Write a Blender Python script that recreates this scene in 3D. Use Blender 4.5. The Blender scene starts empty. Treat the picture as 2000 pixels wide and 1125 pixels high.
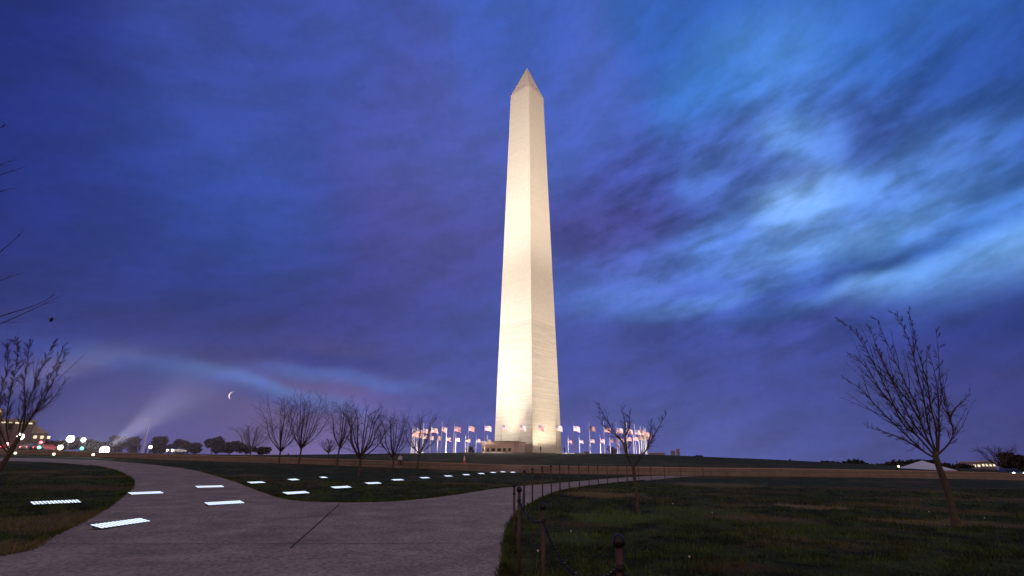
import bpy, bmesh, math, random
import numpy as np
from mathutils import Vector, Matrix, geometry
DBG = False
random.seed(7); rng = np.random.default_rng(7)
R = math.radians
scene = bpy.context.scene
COL = scene.collection

# ------------------------------------------------------------------ camera, sky, exposure
EYE = 1.4
FPX = 960.0                       # focal length in pixels of the 2000 px wide frame
cam_d = bpy.data.cameras.new('camera'); cam = bpy.data.objects.new('camera', cam_d); COL.objects.link(cam)
cam_d.sensor_width = 36.0; cam_d.lens = 36.0 * FPX / 2000.0; cam_d.clip_end = 20000; cam_d.clip_start = 0.05
CM = Matrix.Translation((0, 0, EYE)) @ Matrix.Rotation(R(90 + 20.0), 4, 'X') @ Matrix.Rotation(R(0.5), 4, 'Z')
cam.matrix_world = CM
scene.camera = cam
scene.view_settings.view_transform = 'Standard'; scene.view_settings.look = 'None'
scene.view_settings.exposure = 0.0; scene.view_settings.gamma = 1.0
scene.cycles.use_denoising = True
scene.cycles.max_bounces = 6
scene.cycles.sample_clamp_indirect = 4.0

CR = CM.to_3x3(); CRI = CR.transposed()
def ray(px, py):
    return (CR @ Vector(((px - 1000) / FPX, -(py - 562.5) / FPX, -1))).normalized()
def at(px, py, Y):                # the point seen at pixel (px,py) at world distance Y
    d = ray(px, py); t = Y / d.y
    return Vector((d.x * t, Y, EYE + d.z * t))
def proj(p):
    v = CRI @ (Vector(p) - Vector((0, 0, EYE)))
    return (1000 + FPX * v.x / -v.z, 562.5 - FPX * v.y / -v.z)
def lin(c):
    return tuple(((v / 255.0) / 12.92 if v / 255.0 <= 0.04045 else (((v / 255.0) + 0.055) / 1.055) ** 2.4) for v in c)

def build_world():
    w = bpy.data.worlds.new('World'); scene.world = w; w.cycles.sampling_method = 'MANUAL'; w.cycles.sample_map_resolution = 256; w.use_nodes = True
    nt = w.node_tree; nt.nodes.clear(); N = nt.nodes; L = nt.links.new
    def n(t, **k):
        o = N.new(t)
        for a, b in k.items(): setattr(o, a, b)
        return o
    def math_(op, a, b=None):
        m = n('ShaderNodeMath', operation=op)
        for i, v in enumerate((a, b)):
            if v is None: continue
            if isinstance(v, (int, float)): m.inputs[i].default_value = v
            else: L(v, m.inputs[i])
        return m.outputs[0]
    out = n('ShaderNodeOutputWorld'); bg = n('ShaderNodeBackground'); L(bg.outputs[0], out.inputs[0])
    tc = n('ShaderNodeTexCoord'); sx = n('ShaderNodeSeparateXYZ')
    nm = n('ShaderNodeVectorMath', operation='NORMALIZE'); L(tc.outputs['Generated'], nm.inputs[0]); L(nm.outputs[0], sx.inputs[0])
    az = math_('ARCTAN2', sx.outputs[0], sx.outputs[1]); el = math_('ARCSINE', sx.outputs[2])
    # cloud layer coordinates: a flat layer overhead, bands running away from the viewer
    den = math_('ADD', math_('MAXIMUM', sx.outputs[2], 0.0), 0.13)
    cx = math_('DIVIDE', sx.outputs[0], den); cy = math_('DIVIDE', sx.outputs[1], den)
    cl = n('ShaderNodeCombineXYZ'); L(cx, cl.inputs[0]); L(math_('MULTIPLY', cy, 0.34), cl.inputs[1])
    def noise(vec, scale, detail, rough, dist=0.0):
        t = n('ShaderNodeTexNoise'); t.inputs['Scale'].default_value = scale; t.inputs['Detail'].default_value = detail
        t.inputs['Roughness'].default_value = rough; t.inputs['Distortion'].default_value = dist
        L(vec, t.inputs['Vector']); return t
    ae = n('ShaderNodeCombineXYZ'); L(az, ae.inputs[0]); L(el, ae.inputs[1]); ae.inputs[2].default_value = 1.0
    # warp
    wn = noise(nm.outputs[0], 4.0, 2, 0.5); sub = n('ShaderNodeVectorMath', operation='SUBTRACT'); L(wn.outputs['Color'], sub.inputs[0]); sub.inputs[1].default_value = (0.5, 0.5, 0.5)
    sc = n('ShaderNodeVectorMath', operation='MULTIPLY'); L(sub.outputs[0], sc.inputs[0]); sc.inputs[1].default_value = (0.20, 0.085, 0)
    ad = n('ShaderNodeVectorMath', operation='ADD'); L(ae.outputs[0], ad.inputs[0]); L(sc.outputs[0], ad.inputs[1])
    P = ad.outputs[0]
    # every lobe: colour * exp(-(u*u + v*v)) in (azimuth, elevation), summed and normalised
    num = None; dn = None; Pi = P
    def vm(op, *ins):
        x = n('ShaderNodeVectorMath', operation=op)
        for i, v in enumerate(ins):
            if isinstance(v, tuple): x.inputs[i].default_value = v
            else: L(v, x.inputs[i])
        return x.outputs['Value' if op == 'DOT_PRODUCT' else 'Vector']
    def mm(op, *ins):
        x = n('ShaderNodeMath', operation=op)
        for i, v in enumerate(ins):
            if isinstance(v, (int, float)): x.inputs[i].default_value = v
            else: L(v, x.inputs[i])
        return x.outputs[0]
    for k, (a0, e0, s1, s2, rot, c, wt) in enumerate(SKY):
        if k % 6 == 5: Pi = vm('MULTIPLY_ADD', num, (1e-7, 1e-7, 0.0), P)     # chained so that the lobes are evaluated in turn
        ca, sa = math.cos(rot), math.sin(rot)
        if rot == 0.0:
            q = vm('MULTIPLY_ADD', Pi, (1 / s1, 1 / s2, 0.0), (-a0 / s1, -e0 / s2, 0.0)); r2 = vm('DOT_PRODUCT', q, q)
            ex = mm('POWER', 0.36788, r2) if wt == 1.0 else mm('POWER', 0.36788, mm('ADD', r2, -math.log(wt)))
        else:
            u = vm('DOT_PRODUCT', Pi, (ca / s1, sa / s1, -(a0 * ca + e0 * sa) / s1)); v = vm('DOT_PRODUCT', Pi, (-sa / s2, ca / s2, (a0 * sa - e0 * ca) / s2))
            ex = mm('POWER', 0.36788, mm('MULTIPLY_ADD', u, u, mm('MULTIPLY_ADD', v, v, -math.log(wt))))
        num = vm('MULTIPLY_ADD', c, ex, num) if num is not None else vm('MULTIPLY', c, ex)
        dn = ex if dn is None else mm('ADD', dn, ex)
    dn = math_('ADD', dn, 1e-9)
    inv = math_('DIVIDE', 1.0, dn)
    base = n('ShaderNodeVectorMath', operation='SCALE'); L(num, base.inputs[0]); L(inv, base.inputs['Scale'])
    # broken cloud texture, strong in the cloudy right part of the sky, faint elsewhere
    def mr(v, a, b, c, d, smooth=False):
        x = n('ShaderNodeMapRange'); L(v, x.inputs[0])
        if smooth: x.interpolation_type = 'SMOOTHSTEP'
        for i, q in enumerate((a, b, c, d)): x.inputs[i + 1].default_value = q
        return x.outputs[0]
    a0, e0 = D(1560, 400); q = vm('MULTIPLY_ADD', P, (1 / .46, 1 / .24, 0.0), (-a0 / .46, -e0 / .24, 0.0)); mask = mr(mm('POWER', 0.36788, vm('DOT_PRODUCT', q, q)), .12, .7, .12, 1.0, True)
    rot = n('ShaderNodeCombineXYZ'); ca, sa = math.cos(.24), math.sin(.24)
    A = ae.outputs[0]; L(vm('DOT_PRODUCT', A, (ca * 4.6, sa * 4.6, 0.0)), rot.inputs[0]); L(vm('DOT_PRODUCT', A, (-sa * 12.0, ca * 12.0, 0.0)), rot.inputs[1])
    puff = mr(noise(rot.outputs[0], 1.6, 5, 0.52, 0.1).outputs['Fac'], .34, .66, -.5, .5, True)
    fine = mr(noise(rot.outputs[0], 6.0, 5, 0.58, 0.0).outputs['Fac'], .3, .7, -.5, .5)
    mott = mr(noise(nm.outputs[0], 75.0, 3, 0.6).outputs['Fac'], .3, .7, -.5, .5)
    mod = mm('ADD', 1.0, mm('ADD', mm('MULTIPLY', mask, mm('ADD', mm('MULTIPLY', puff, .48), mm('MULTIPLY', fine, .13))), mm('ADD', mm('MULTIPLY', mott, .07), mm('MULTIPLY', puff, .06))))
    hue = n('ShaderNodeCombineXYZ'); L(mr(fine, -.5, .5, 1.07, 1.18), hue.inputs[0]); hue.inputs[1].default_value = 1.07; L(mr(puff, -.5, .5, .84, .95), hue.inputs[2])
    fin = n('ShaderNodeVectorMath', operation='SCALE'); L(vm('MULTIPLY', base.outputs[0], hue.outputs[0]), fin.inputs[0]); L(mod, fin.inputs['Scale'])
    L(fin.outputs[0], bg.inputs['Color']); bg.inputs['Strength'].default_value = 1.0

def D(px, py):
    d = ray(px, py); return math.atan2(d.x, d.y), math.asin(d.z)
SKY = []
def sky(px, py, c, s=0.13, s2=None, rot=0.0, wt=1.0):
    a, e = D(px, py); SKY.append((a, e, s, s2 or s, rot, lin(c), wt))
# colour of the dusk sky and its clouds by direction
for px, py, c in [
    (30, 40, (34, 47, 125)), (400, 40, (56, 74, 164)), (700, 60, (62, 82, 176)), (1000, 40, (62, 92, 192)), (1300, 50, (52, 97, 194)), (1600, 40, (48, 94, 190)), (1950, 40, (34, 78, 166)),
    (30, 300, (34, 47, 125)), (250, 280, (50, 69, 158)), (550, 250, (60, 79, 172)), (800, 240, (70, 84, 174)), (1150, 220, (72, 98, 198)),
    (250, 480, (46, 60, 145)), (430, 430, (55, 84, 180)), (600, 470, (60, 80, 172)), (760, 430, (74, 76, 158)), (880, 490, (76, 74, 150)), (900, 330, (76, 92, 184)),
    (30, 560, (42, 50, 120)), (280, 600, (44, 50, 110)), (500, 600, (42, 48, 104)), (700, 570, (60, 62, 136)), (880, 600, (68, 82, 166)), (800, 660, (62, 68, 148)), (480, 680, (56, 64, 138)), (930, 740, (66, 82, 166)),
    (150, 730, (58, 76, 158)), (160, 810, (66, 70, 140)), (330, 760, (64, 74, 150)), (400, 820, (98, 96, 160)), (560, 850, (122, 104, 158)), (760, 800, (72, 80, 158)), (720, 860, (118, 108, 166)), (900, 830, (92, 94, 166)), (240, 860, (92, 80, 140)), (0, 850, (70, 66, 130)),
    (1130, 600, (74, 92, 182)), (1120, 720, (60, 74, 156)), (1300, 660, (58, 70, 152)), (1450, 720, (66, 76, 160)), (1300, 790, (56, 72, 154)), (1550, 800, (60, 72, 154)), (1450, 865, (94, 102, 174)), (1290, 865, (90, 98, 172)), (1700, 880, (78, 84, 142)), (1950, 860, (76, 74, 128)), (1900, 760, (50, 58, 132)), (1950, 660, (46, 62, 138)), (1700, 660, (60, 70, 156)), (1550, 630, (60, 80, 168)), (1180, 860, (92, 94, 168)),
]: sky(px, py, c)
for a in (-3.1, -2.25, 2.25, 3.1):                     # unseen town-side sky behind the camera, brightened and warmed as fill light
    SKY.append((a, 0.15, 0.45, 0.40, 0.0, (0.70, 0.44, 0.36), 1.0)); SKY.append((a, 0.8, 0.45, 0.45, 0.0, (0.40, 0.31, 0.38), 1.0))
for a in (-1.4, 1.4): SKY.append((a, 0.3, 0.30, 0.7, 0.0, lin((40, 54, 130)), 1.0))
SKY.append((0.0, 1.42, 3.0, 0.22, 0.0, (0.12, 0.15, 0.36), 0.4)); SKY.append((0.0, -0.5, 3.0, 0.28, 0.0, (0.10, 0.08, 0.12), 0.6))
# broken clouds on the right, streaks on the left
for px, py, c, s, s2, rot in [
    (1400, 185, (62, 118, 214), .10, .06, .3), (1545, 150, (76, 132, 226), .10, .07, .2), (1720, 110, (54, 104, 202), .16, .08, .2), (1880, 120, (42, 72, 156), .08, .07, 0), (1650, 215, (64, 88, 176), .10, .05, -.5), (1725, 290, (54, 76, 156), .07, .05, -.6), (1850, 250, (48, 86, 176), .1, .08, 0),
    (1430, 255, (64, 86, 176), .10, .035, .1), (1520, 272, (100, 150, 234), .05, .035, -.5), (1610, 270, (88, 132, 222), .04, .03, -.3), (1500, 320, (62, 84, 172), .09, .03, -.6), (1420, 320, (76, 112, 206), .06, .05, .2), (1260, 330, (66, 82, 174), .12, .05, .3),
    (1350, 425, (60, 76, 156), .12, .035, -.05), (1180, 440, (68, 70, 146), .09, .06, .1), (1270, 440, (66, 66, 142), .05, .035, 0), (1580, 395, (118, 168, 246), .055, .045, .3), (1480, 390, (72, 106, 200), .05, .05, .3), (1790, 335, (84, 134, 226), .10, .05, .25), (1700, 365, (92, 142, 232), .09, .035, .2), (1900, 370, (42, 82, 172), .10, .035, .25),
    (1620, 432, (66, 104, 196), .14, .018, .22), (1420, 455, (88, 134, 226), .08, .03, .15), (1530, 490, (100, 150, 236), .10, .03, .1), (1740, 440, (94, 146, 234), .12, .03, .25), (1940, 440, (84, 138, 230), .09, .035, .3), (1390, 490, (76, 112, 210), .09, .03, .1), (1230, 510, (78, 102, 198), .10, .04, .1),
    (1800, 500, (40, 80, 166), .18, .016, .25), (1620, 530, (52, 88, 180), .12, .02, .15), (1450, 530, (66, 96, 190), .09, .025, .1), (1720, 480, (90, 142, 232), .08, .02, .2), (1970, 495, (112, 166, 242), .06, .03, .35), (1880, 530, (90, 142, 230), .06, .03, .3), (1690, 560, (112, 166, 240), .08, .012, .15), (1790, 550, (100, 152, 232), .06, .02, .25), (1900, 560, (92, 140, 224), .05, .025, .3), (1230, 570, (84, 120, 214), .10, .035, .1), (1430, 575, (84, 126, 216), .12, .015, .1), (1570, 585, (66, 96, 186), .12, .02, .1), (1960, 590, (40, 58, 136), .07, .05, .2), (1800, 610, (54, 72, 156), .10, .03, .1),
    (480, 748, (92, 126, 210), .13, .012, -.18), (620, 725, (80, 104, 188), .08, .012, .05), (740, 742, (82, 104, 184), .10, .010, -.02), (300, 715, (66, 88, 170), .12, .012, -.12), (520, 775, (66, 80, 160), .10, .012, -.1), (640, 700, (58, 66, 144), .12, .014, .0), (380, 790, (84, 86, 156), .06, .03, 0),
]: sky(px, py, tuple(min(255, v * (1.05 if c[1] > 125 else 1.0)) for v in c), s, s2, rot, 4.5)
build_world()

# ------------------------------------------------------------------ helpers
def link(o): COL.objects.link(o); return o
def mat(name, base, rough=0.8, var=None, scale=3.0, bump=0.0, bscale=40.0, metal=0.0, detail=6, spec=0.3, coords='Object'):
    m = bpy.data.materials.new(name); m.use_nodes = True; nt = m.node_tree; b = nt.nodes['Principled BSDF']
    b.inputs['Roughness'].default_value = rough; b.inputs['Metallic'].default_value = metal; b.inputs['Specular IOR Level'].default_value = spec
    b.inputs['Base Color'].default_value = (*base, 1)
    tc = nt.nodes.new('ShaderNodeTexCoord')
    if var is not None:
        t = nt.nodes.new('ShaderNodeTexNoise'); t.inputs['Scale'].default_value = scale; t.inputs['Detail'].default_value = detail; t.inputs['Roughness'].default_value = 0.62
        nt.links.new(tc.outputs[coords], t.inputs['Vector'])
        r = nt.nodes.new('ShaderNodeValToRGB'); r.color_ramp.elements[0].position = 0.32; r.color_ramp.elements[1].position = 0.68
        r.color_ramp.elements[0].color = (*base, 1); r.color_ramp.elements[1].color = (*var, 1)
        nt.links.new(t.outputs['Fac'], r.inputs['Fac']); nt.links.new(r.outputs['Color'], b.inputs['Base Color'])
    if bump:
        t = nt.nodes.new('ShaderNodeTexNoise'); t.inputs['Scale'].default_value = bscale; t.inputs['Detail'].default_value = 5
        nt.links.new(tc.outputs[coords], t.inputs['Vector'])
        bp = nt.nodes.new('ShaderNodeBump'); bp.inputs['Strength'].default_value = bump; bp.inputs['Distance'].default_value = 0.02
        nt.links.new(t.outputs['Fac'], bp.inputs['Height']); nt.links.new(bp.outputs['Normal'], b.inputs['Normal'])
    return m
def emat(name, c, s):
    m = bpy.data.materials.new(name); m.use_nodes = True; b = m.node_tree.nodes['Principled BSDF']
    b.inputs['Base Color'].default_value = (0.6, 0.6, 0.6, 1); b.inputs['Emission Color'].default_value = (*c, 1); b.inputs['Emission Strength'].default_value = s
    return m
class MB:
    def __init__(s): s.v = []; s.f = []
    def add(s, vs, fs):
        k = len(s.v); s.v += [tuple(p) for p in vs]; s.f += [tuple(i + k for i in q) for q in fs]
    def box(s, c, d, rz=0.0, taper=1.0):
        ca, sa = math.cos(rz), math.sin(rz); vs = []
        for z, t in ((-.5, 1), (.5, taper)):
            for x, y in ((-.5, -.5), (.5, -.5), (.5, .5), (-.5, .5)):
                X, Y = x * d[0] * t, y * d[1] * t
                vs.append((c[0] + X * ca - Y * sa, c[1] + X * sa + Y * ca, c[2] + z * d[2]))
        s.add(vs, [(3, 2, 1, 0), (4, 5, 6, 7), (0, 1, 5, 4), (1, 2, 6, 5), (2, 3, 7, 6), (3, 0, 4, 7)])
    def tube(s, pts, rad, n=6, caps=True):
        pts = [Vector(p) for p in pts]; k = len(s.v); m = len(pts); up = Vector((0.31, 0.17, 0.93))
        for i, p in enumerate(pts):
            t = (pts[min(i + 1, m - 1)] - pts[max(i - 1, 0)])
            t = t.normalized() if t.length > 1e-9 else Vector((0, 0, 1))
            a = t.cross(up if abs(t.dot(up)) < .95 else Vector((1, 0, 0))).normalized(); b = t.cross(a)
            r = rad[i] if hasattr(rad, '__len__') else rad
            for j in range(n):
                q = 2 * math.pi * j / n; s.v.append(tuple(p + a * (math.cos(q) * r) + b * (math.sin(q) * r)))
        for i in range(m - 1):
            for j in range(n):
                j2 = (j + 1) % n; s.f.append((k + i * n + j, k + i * n + j2, k + (i + 1) * n + j2, k + (i + 1) * n + j))
        if caps:
            s.f.append(tuple(k + j for j in range(n))[::-1]); s.f.append(tuple(k + (m - 1) * n + j for j in range(n)))
    def lathe(s, c, prof, n=12):            # prof: (r, z) from bottom to top
        k = len(s.v)
        for r, z in prof:
            for j in range(n):
                q = 2 * math.pi * j / n; s.v.append((c[0] + r * math.cos(q), c[1] + r * math.sin(q), c[2] + z))
        for i in range(len(prof) - 1):
            for j in range(n):
                j2 = (j + 1) % n; s.f.append((k + i * n + j, k + i * n + j2, k + (i + 1) * n + j2, k + (i + 1) * n + j))
        s.f.append(tuple(k + j for j in range(n))[::-1]); s.f.append(tuple(k + (len(prof) - 1) * n + j for j in range(n)))
    def ball(s, c, r, n=10, sq=1.0):
        s.lathe(c, [(max(1e-4, r * math.sin(math.pi * i / 8)), -r * sq * math.cos(math.pi * i / 8)) for i in range(9)], n)
    def build(s, name, m, parent=None, smooth=False, loc=None):
        me = bpy.data.meshes.new(name); me.from_pydata(s.v, [], s.f); me.update()
        if smooth: me.shade_smooth()
        for x in (m if isinstance(m, (list, tuple)) else [m]): me.materials.append(x)
        o = link(bpy.data.objects.new(name, me))
        if parent: o.parent = parent
        if loc: o.location = loc
        return o
def tag(o, label, cat, group=None):
    o['label'] = label; o['category'] = cat
    if group: o['group'] = group
    return o
def thing(name, label, cat, loc=(0, 0, 0), rz=0.0, group=None):
    o = link(bpy.data.objects.new(name, None)); o.location = loc; o.rotation_euler = (0, 0, rz); o.empty_display_size = 0.3
    return tag(o, label, cat, group)
def dup(o, parent=None):
    c = link(o.copy()); c.parent = parent
    for ch in list(o.children):
        k = dup(ch, c); k.matrix_parent_inverse = ch.matrix_parent_inverse.copy()
    return c

# ------------------------------------------------------------------ terrain
class TPS:
    def __init__(s, P, reg=1e-4):
        P = np.array(P, float); s.p = P[:, :2] / 50.0; n = len(P)
        A = np.zeros((n + 3, n + 3)); A[:n, :n] = s.k(s.p, s.p) + reg * np.eye(n)
        A[:n, n] = 1; A[:n, n + 1:] = s.p; A[n, :n] = 1; A[n + 1:, :n] = s.p.T
        s.w = np.linalg.solve(A, np.concatenate([P[:, 2], [0, 0, 0]]))
    @staticmethod
    def k(a, b):
        r2 = ((a[:, None] - b[None]) ** 2).sum(-1); return 0.5 * r2 * np.log(r2 + 1e-12)
    def __call__(s, x, y):
        q = np.stack([np.ravel(x), np.ravel(y)], -1) / 50.0; n = len(s.p)
        return (s.k(q, s.p) @ s.w[:n] + s.w[n] + q @ s.w[n + 1:]).reshape(np.shape(x))
WALLPX = [(-400, 873, 100), (0, 887, 88), (200, 893, 81), (340, 899, 75), (600, 907, 68), (900, 919, 59), (1000, 923, 56), (1300, 929, 51), (1600, 932, 52), (1900, 936, 59), (2050, 940, 64), (2400, 953, 80)]
WALL = [at(*w) for w in WALLPX]; WALL.sort(key=lambda p: p.x)
WX = np.array([p.x for p in WALL]); WY = np.array([p.y for p in WALL])
def wall_y(x): return np.interp(x, WX, WY)
PF = [(-14, 0, .0), (0, 0, 0), (10, 0, 0), (-14, -30, 0), (12, -30, 0), (-8, 8, 0), (0, 8, 0), (8, 8, 0), (25, 8, 0), (-25, 8, .1), (-60, 0, .3), (60, 0, 0), (-60, -30, 0), (60, -30, 0)]
PF += [tuple(at(*q)) for q in [(1024, 999, 15.5), (1094, 962, 22.5), (1169, 949, 30), (1226, 942, 36), (1299, 935, 44), (100, 899, 46), (0, 897, 48), (250, 938, 28), (283, 966, 20), (700, 930, 45), (560, 977, 18.5), (760, 980, 18), (1600, 975, 24), (1868, 1030, 13.6), (1247, 1001, 15.2), (1900, 960, 32)]]
PF += [tuple(p) for p in WALL]
hA = TPS(PF, 3e-4)
MON = at(1031.5, 884, 180); MON.z = 5.2
PB = [(p.x, p.y + 5, p.z + .80) for p in WALL]
PB += [tuple(at(*q)) for q in [(450, 890, 118), (640, 888, 132), (800, 885.5, 140), (900, 884.5, 140), (1000, 884, 140), (1100, 885, 140), (1250, 887, 140), (1400, 893, 138), (1500, 897, 138), (1650, 905, 128), (0, 884, 130), (200, 886, 130), (340, 886, 122), (1900, 919, 110), (2100, 925, 110)]]
PB += [(MON.x + 36 * math.cos(a), MON.y + 36 * math.sin(a), 5.2) for a in np.arange(0, 6.28, .7)] + [(MON.x, MON.y, 5.2)]
PB += [(-200, 300, 4), (0, 320, 2.0), (200, 300, -2), (-400, 200, 4), (400, 200, -2), (-300, 500, 4), (300, 500, -4), (0, 600, -2)]
hB = TPS(PB, 1e-4)
def height(x, y):
    x = np.asarray(x, float); y = np.asarray(y, float)
    xa = np.clip(x, -80, 80); ya = np.clip(y, -30, 110)
    a = hA(xa, ya); b = hB(np.clip(x, -300, 300), np.clip(y, 40, 560))
    far = np.clip((np.hypot(x, y) - 420) / 500, 0, 1)
    b = b * (1 - far) + np.clip(b, -2, 2) * far
    t = np.clip((y - wall_y(x) - 0.35) / 3.0, 0, 1); t = t * t * (3 - 2 * t)
    return a * (1 - t) + b * t
def gz(x, y): return float(height(np.array([x]), np.array([y]))[0])
def ground(px, py, y0=2.0, y1=160.0):    # where the pixel's ray meets the ground
    d = ray(px, py); Y = np.geomspace(y0, y1, 1500); t = Y / d.y
    dz = EYE + d.z * t - height(d.x * t, Y); i = np.argmax(dz <= 0)
    if not (dz <= 0).any(): i = len(Y) - 1
    y = Y[i] if i == 0 else Y[i - 1] + (Y[i] - Y[i - 1]) * dz[i - 1] / (dz[i - 1] - dz[i] + 1e-12)
    x = d.x * y / d.y; return Vector((x, y, gz(x, y)))
def axis(lims):
    out = []
    for a, b, s in lims: out += list(np.arange(a, b, s))
    return np.array(out + [lims[-1][1]])
gx = axis([(-3000, -400, 200), (-400, -120, 14), (-120, -40, 3), (-40, 40, .8), (40, 120, 3), (120, 400, 14), (400, 3000, 200)])
gy = axis([(-400, -40, 60), (-40, 0, 5), (0, 110, .8), (110, 260, 3), (260, 700, 20), (700, 6000, 300)])
X, Y = np.meshgrid(gx, gy); Z = height(X, Y)
nx, ny = len(gx), len(gy)
idx = np.arange(nx * ny).reshape(ny, nx)
fc = np.stack([idx[:-1, :-1], idx[:-1, 1:], idx[1:, 1:], idx[1:, :-1]], -1).reshape(-1, 4)
def np_mesh(name, V, F, m, smooth=False):
    me = bpy.data.meshes.new(name); k = F.shape[1]
    me.vertices.add(len(V)); me.vertices.foreach_set('co', np.asarray(V, np.float32).ravel())
    me.loops.add(F.size); me.loops.foreach_set('vertex_index', F.ravel().astype(np.int32))
    me.polygons.add(len(F)); me.polygons.foreach_set('loop_start', np.arange(0, F.size, k, dtype=np.int32)); me.polygons.foreach_set('loop_total', np.full(len(F), k, np.int32))
    me.update(calc_edges=True)
    if smooth: me.shade_smooth()
    me.materials.append(m); return link(bpy.data.objects.new(name, me))

def grass_mat(name, dark, green, brown, rough=.95):
    m = bpy.data.materials.new(name); m.use_nodes = True; nt = m.node_tree; b = nt.nodes['Principled BSDF']; b.inputs['Roughness'].default_value = rough; b.inputs['Specular IOR Level'].default_value = .1
    g = nt.nodes.new('ShaderNodeNewGeometry'); L = nt.links.new
    def nz(s, d=5, st=None):
        t = nt.nodes.new('ShaderNodeTexNoise'); t.inputs['Scale'].default_value = s; t.inputs['Detail'].default_value = d; t.inputs['Roughness'].default_value = .65; L(g.outputs['Position'], t.inputs['Vector']); return t.outputs['Fac']
    def ramp(f, p0, p1):
        r = nt.nodes.new('ShaderNodeMapRange'); L(f, r.inputs[0]); r.inputs[1].default_value = p0; r.inputs[2].default_value = p1; return r.outputs[0]
    def mix(f, a, c):
        x = nt.nodes.new('ShaderNodeMix'); x.data_type = 'RGBA'; L(f, x.inputs['Factor'])
        for s, v in ((x.inputs['A'], a), (x.inputs['B'], c)):
            if isinstance(v, tuple): s.default_value = (*v, 1)
            else: L(v, s)
        return x.outputs['Result']
    c = mix(ramp(nz(1.1, 6), .42, .62), dark, green)
    c = mix(ramp(nz(.22, 8), .54, .62), c, brown)
    c = mix(ramp(nz(.11, 4), .57, .66), c, tuple(v * .55 for v in brown))
    c = mix(ramp(nz(14, 3), .56, .85), c, tuple(v * 1.8 for v in brown))
    wob = nt.nodes.new('ShaderNodeTexNoise'); wob.inputs['Scale'].default_value = .9; wob.inputs['Detail'].default_value = 8; wob.inputs['Roughness'].default_value = .7; L(g.outputs['Position'], wob.inputs['Vector'])
    for cx, cy, rx, ry, k in WORN:                # dry worn patches where the turf has gone
        q = nt.nodes.new('ShaderNodeVectorMath'); q.operation = 'MULTIPLY_ADD'; L(g.outputs['Position'], q.inputs[0]); q.inputs[1].default_value = (1 / rx, 1 / ry, 0); q.inputs[2].default_value = (-cx / rx, -cy / ry, 0)
        l = nt.nodes.new('ShaderNodeVectorMath'); l.operation = 'LENGTH'; L(q.outputs[0], l.inputs[0])
        a_ = nt.nodes.new('ShaderNodeMath'); a_.operation = 'MULTIPLY_ADD'; L(wob.outputs['Fac'], a_.inputs[0]); a_.inputs[1].default_value = -3.4; L(l.outputs['Value'], a_.inputs[2])
        r_ = nt.nodes.new('ShaderNodeMapRange'); L(a_.outputs[0], r_.inputs[0]); r_.inputs[1].default_value = -.55; r_.inputs[2].default_value = -1.1; r_.inputs[3].default_value = 0; r_.inputs[4].default_value = .9
        c = mix(r_.outputs[0], c, tuple(v * k for v in brown) if k > 0 else tuple(v * -k for v in green))
    L(c, b.inputs['Base Color'])
    t = nz(30, 4); bp = nt.nodes.new('ShaderNodeBump'); bp.inputs['Strength'].default_value = .7; bp.inputs['Distance'].default_value = .05; L(t, bp.inputs['Height']); L(bp.outputs[0], b.inputs['Normal'])
    return m
WORN = []
for px, py, rx, ry, k in [(1180, 966, 1.9, 1.7, 1.5), (1400, 947, 3.0, 3.0, 1.3), (1575, 990, 1.5, 1.0, 1.9), (1850, 1022, 2.0, .8, 1.5), (1990, 1030, .9, .6, 1.2), (1440, 1110, .6, .4, .6), (120, 1020, 2.2, 2.0, 1.2), (60, 1075, 1.5, 1.2, 1.3), (150, 952, 3.0, 1.5, .8), (1700, 955, 5.0, 2.0, .7),
    (1200, 1010, 1.6, 1.3, -1.5), (1120, 1050, .8, .8, -1.3), (1340, 1000, 1.4, 1.2, -1.2), (1560, 1030, 1.5, .9, -.9)]:
    g_ = ground(px, py); WORN.append((g_.x, g_.y, rx, ry, k))
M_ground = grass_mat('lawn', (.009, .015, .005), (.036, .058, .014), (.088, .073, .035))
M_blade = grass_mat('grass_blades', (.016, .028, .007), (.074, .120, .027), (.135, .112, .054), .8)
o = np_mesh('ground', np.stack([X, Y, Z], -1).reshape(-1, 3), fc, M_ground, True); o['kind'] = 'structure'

# paths
def drape(name, pts, m, lift=.012, step=.8):
    pts = [Vector((p[0], p[1])) for p in pts]; n = len(pts)
    dense = []
    for i in range(n):
        a, b = pts[i], pts[(i + 1) % n]; k = max(1, int((b - a).length / step))
        dense += [a.lerp(b, j / k) for j in range(k)]
    P = np.array([tuple(p) for p in dense])
    inner = []
    for x in np.arange(P[:, 0].min(), P[:, 0].max(), step):
        for y in np.arange(P[:, 1].min(), P[:, 1].max(), step): inner.append((x + .01, y + .013))
    I = np.array(inner); I = I[inside(I, P)]
    vs = [Vector(p) for p in P] + [Vector(p) for p in I]
    ed = [(i, (i + 1) % len(P)) for i in range(len(P))]
    v2, e2, f2, *_ = geometry.delaunay_2d_cdt(vs, ed, [], 1, 1e-4)
    xy = np.array([tuple(v) for v in v2]); z = height(xy[:, 0], xy[:, 1]) + lift
    mb = MB(); mb.add(np.column_stack([xy, z]), f2); return mb.build(name, m, smooth=True), P
def inside(Q, P):
    r = np.zeros(len(Q), bool); x, y = Q[:, 0], Q[:, 1]; j = len(P) - 1
    for i in range(len(P)):
        c = ((P[i, 1] > y) != (P[j, 1] > y)) & (x < (P[j, 0] - P[i, 0]) * (y - P[i, 1]) / (P[j, 1] - P[i, 1] + 1e-12) + P[i, 0]); r ^= c; j = i
    return r
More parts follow.
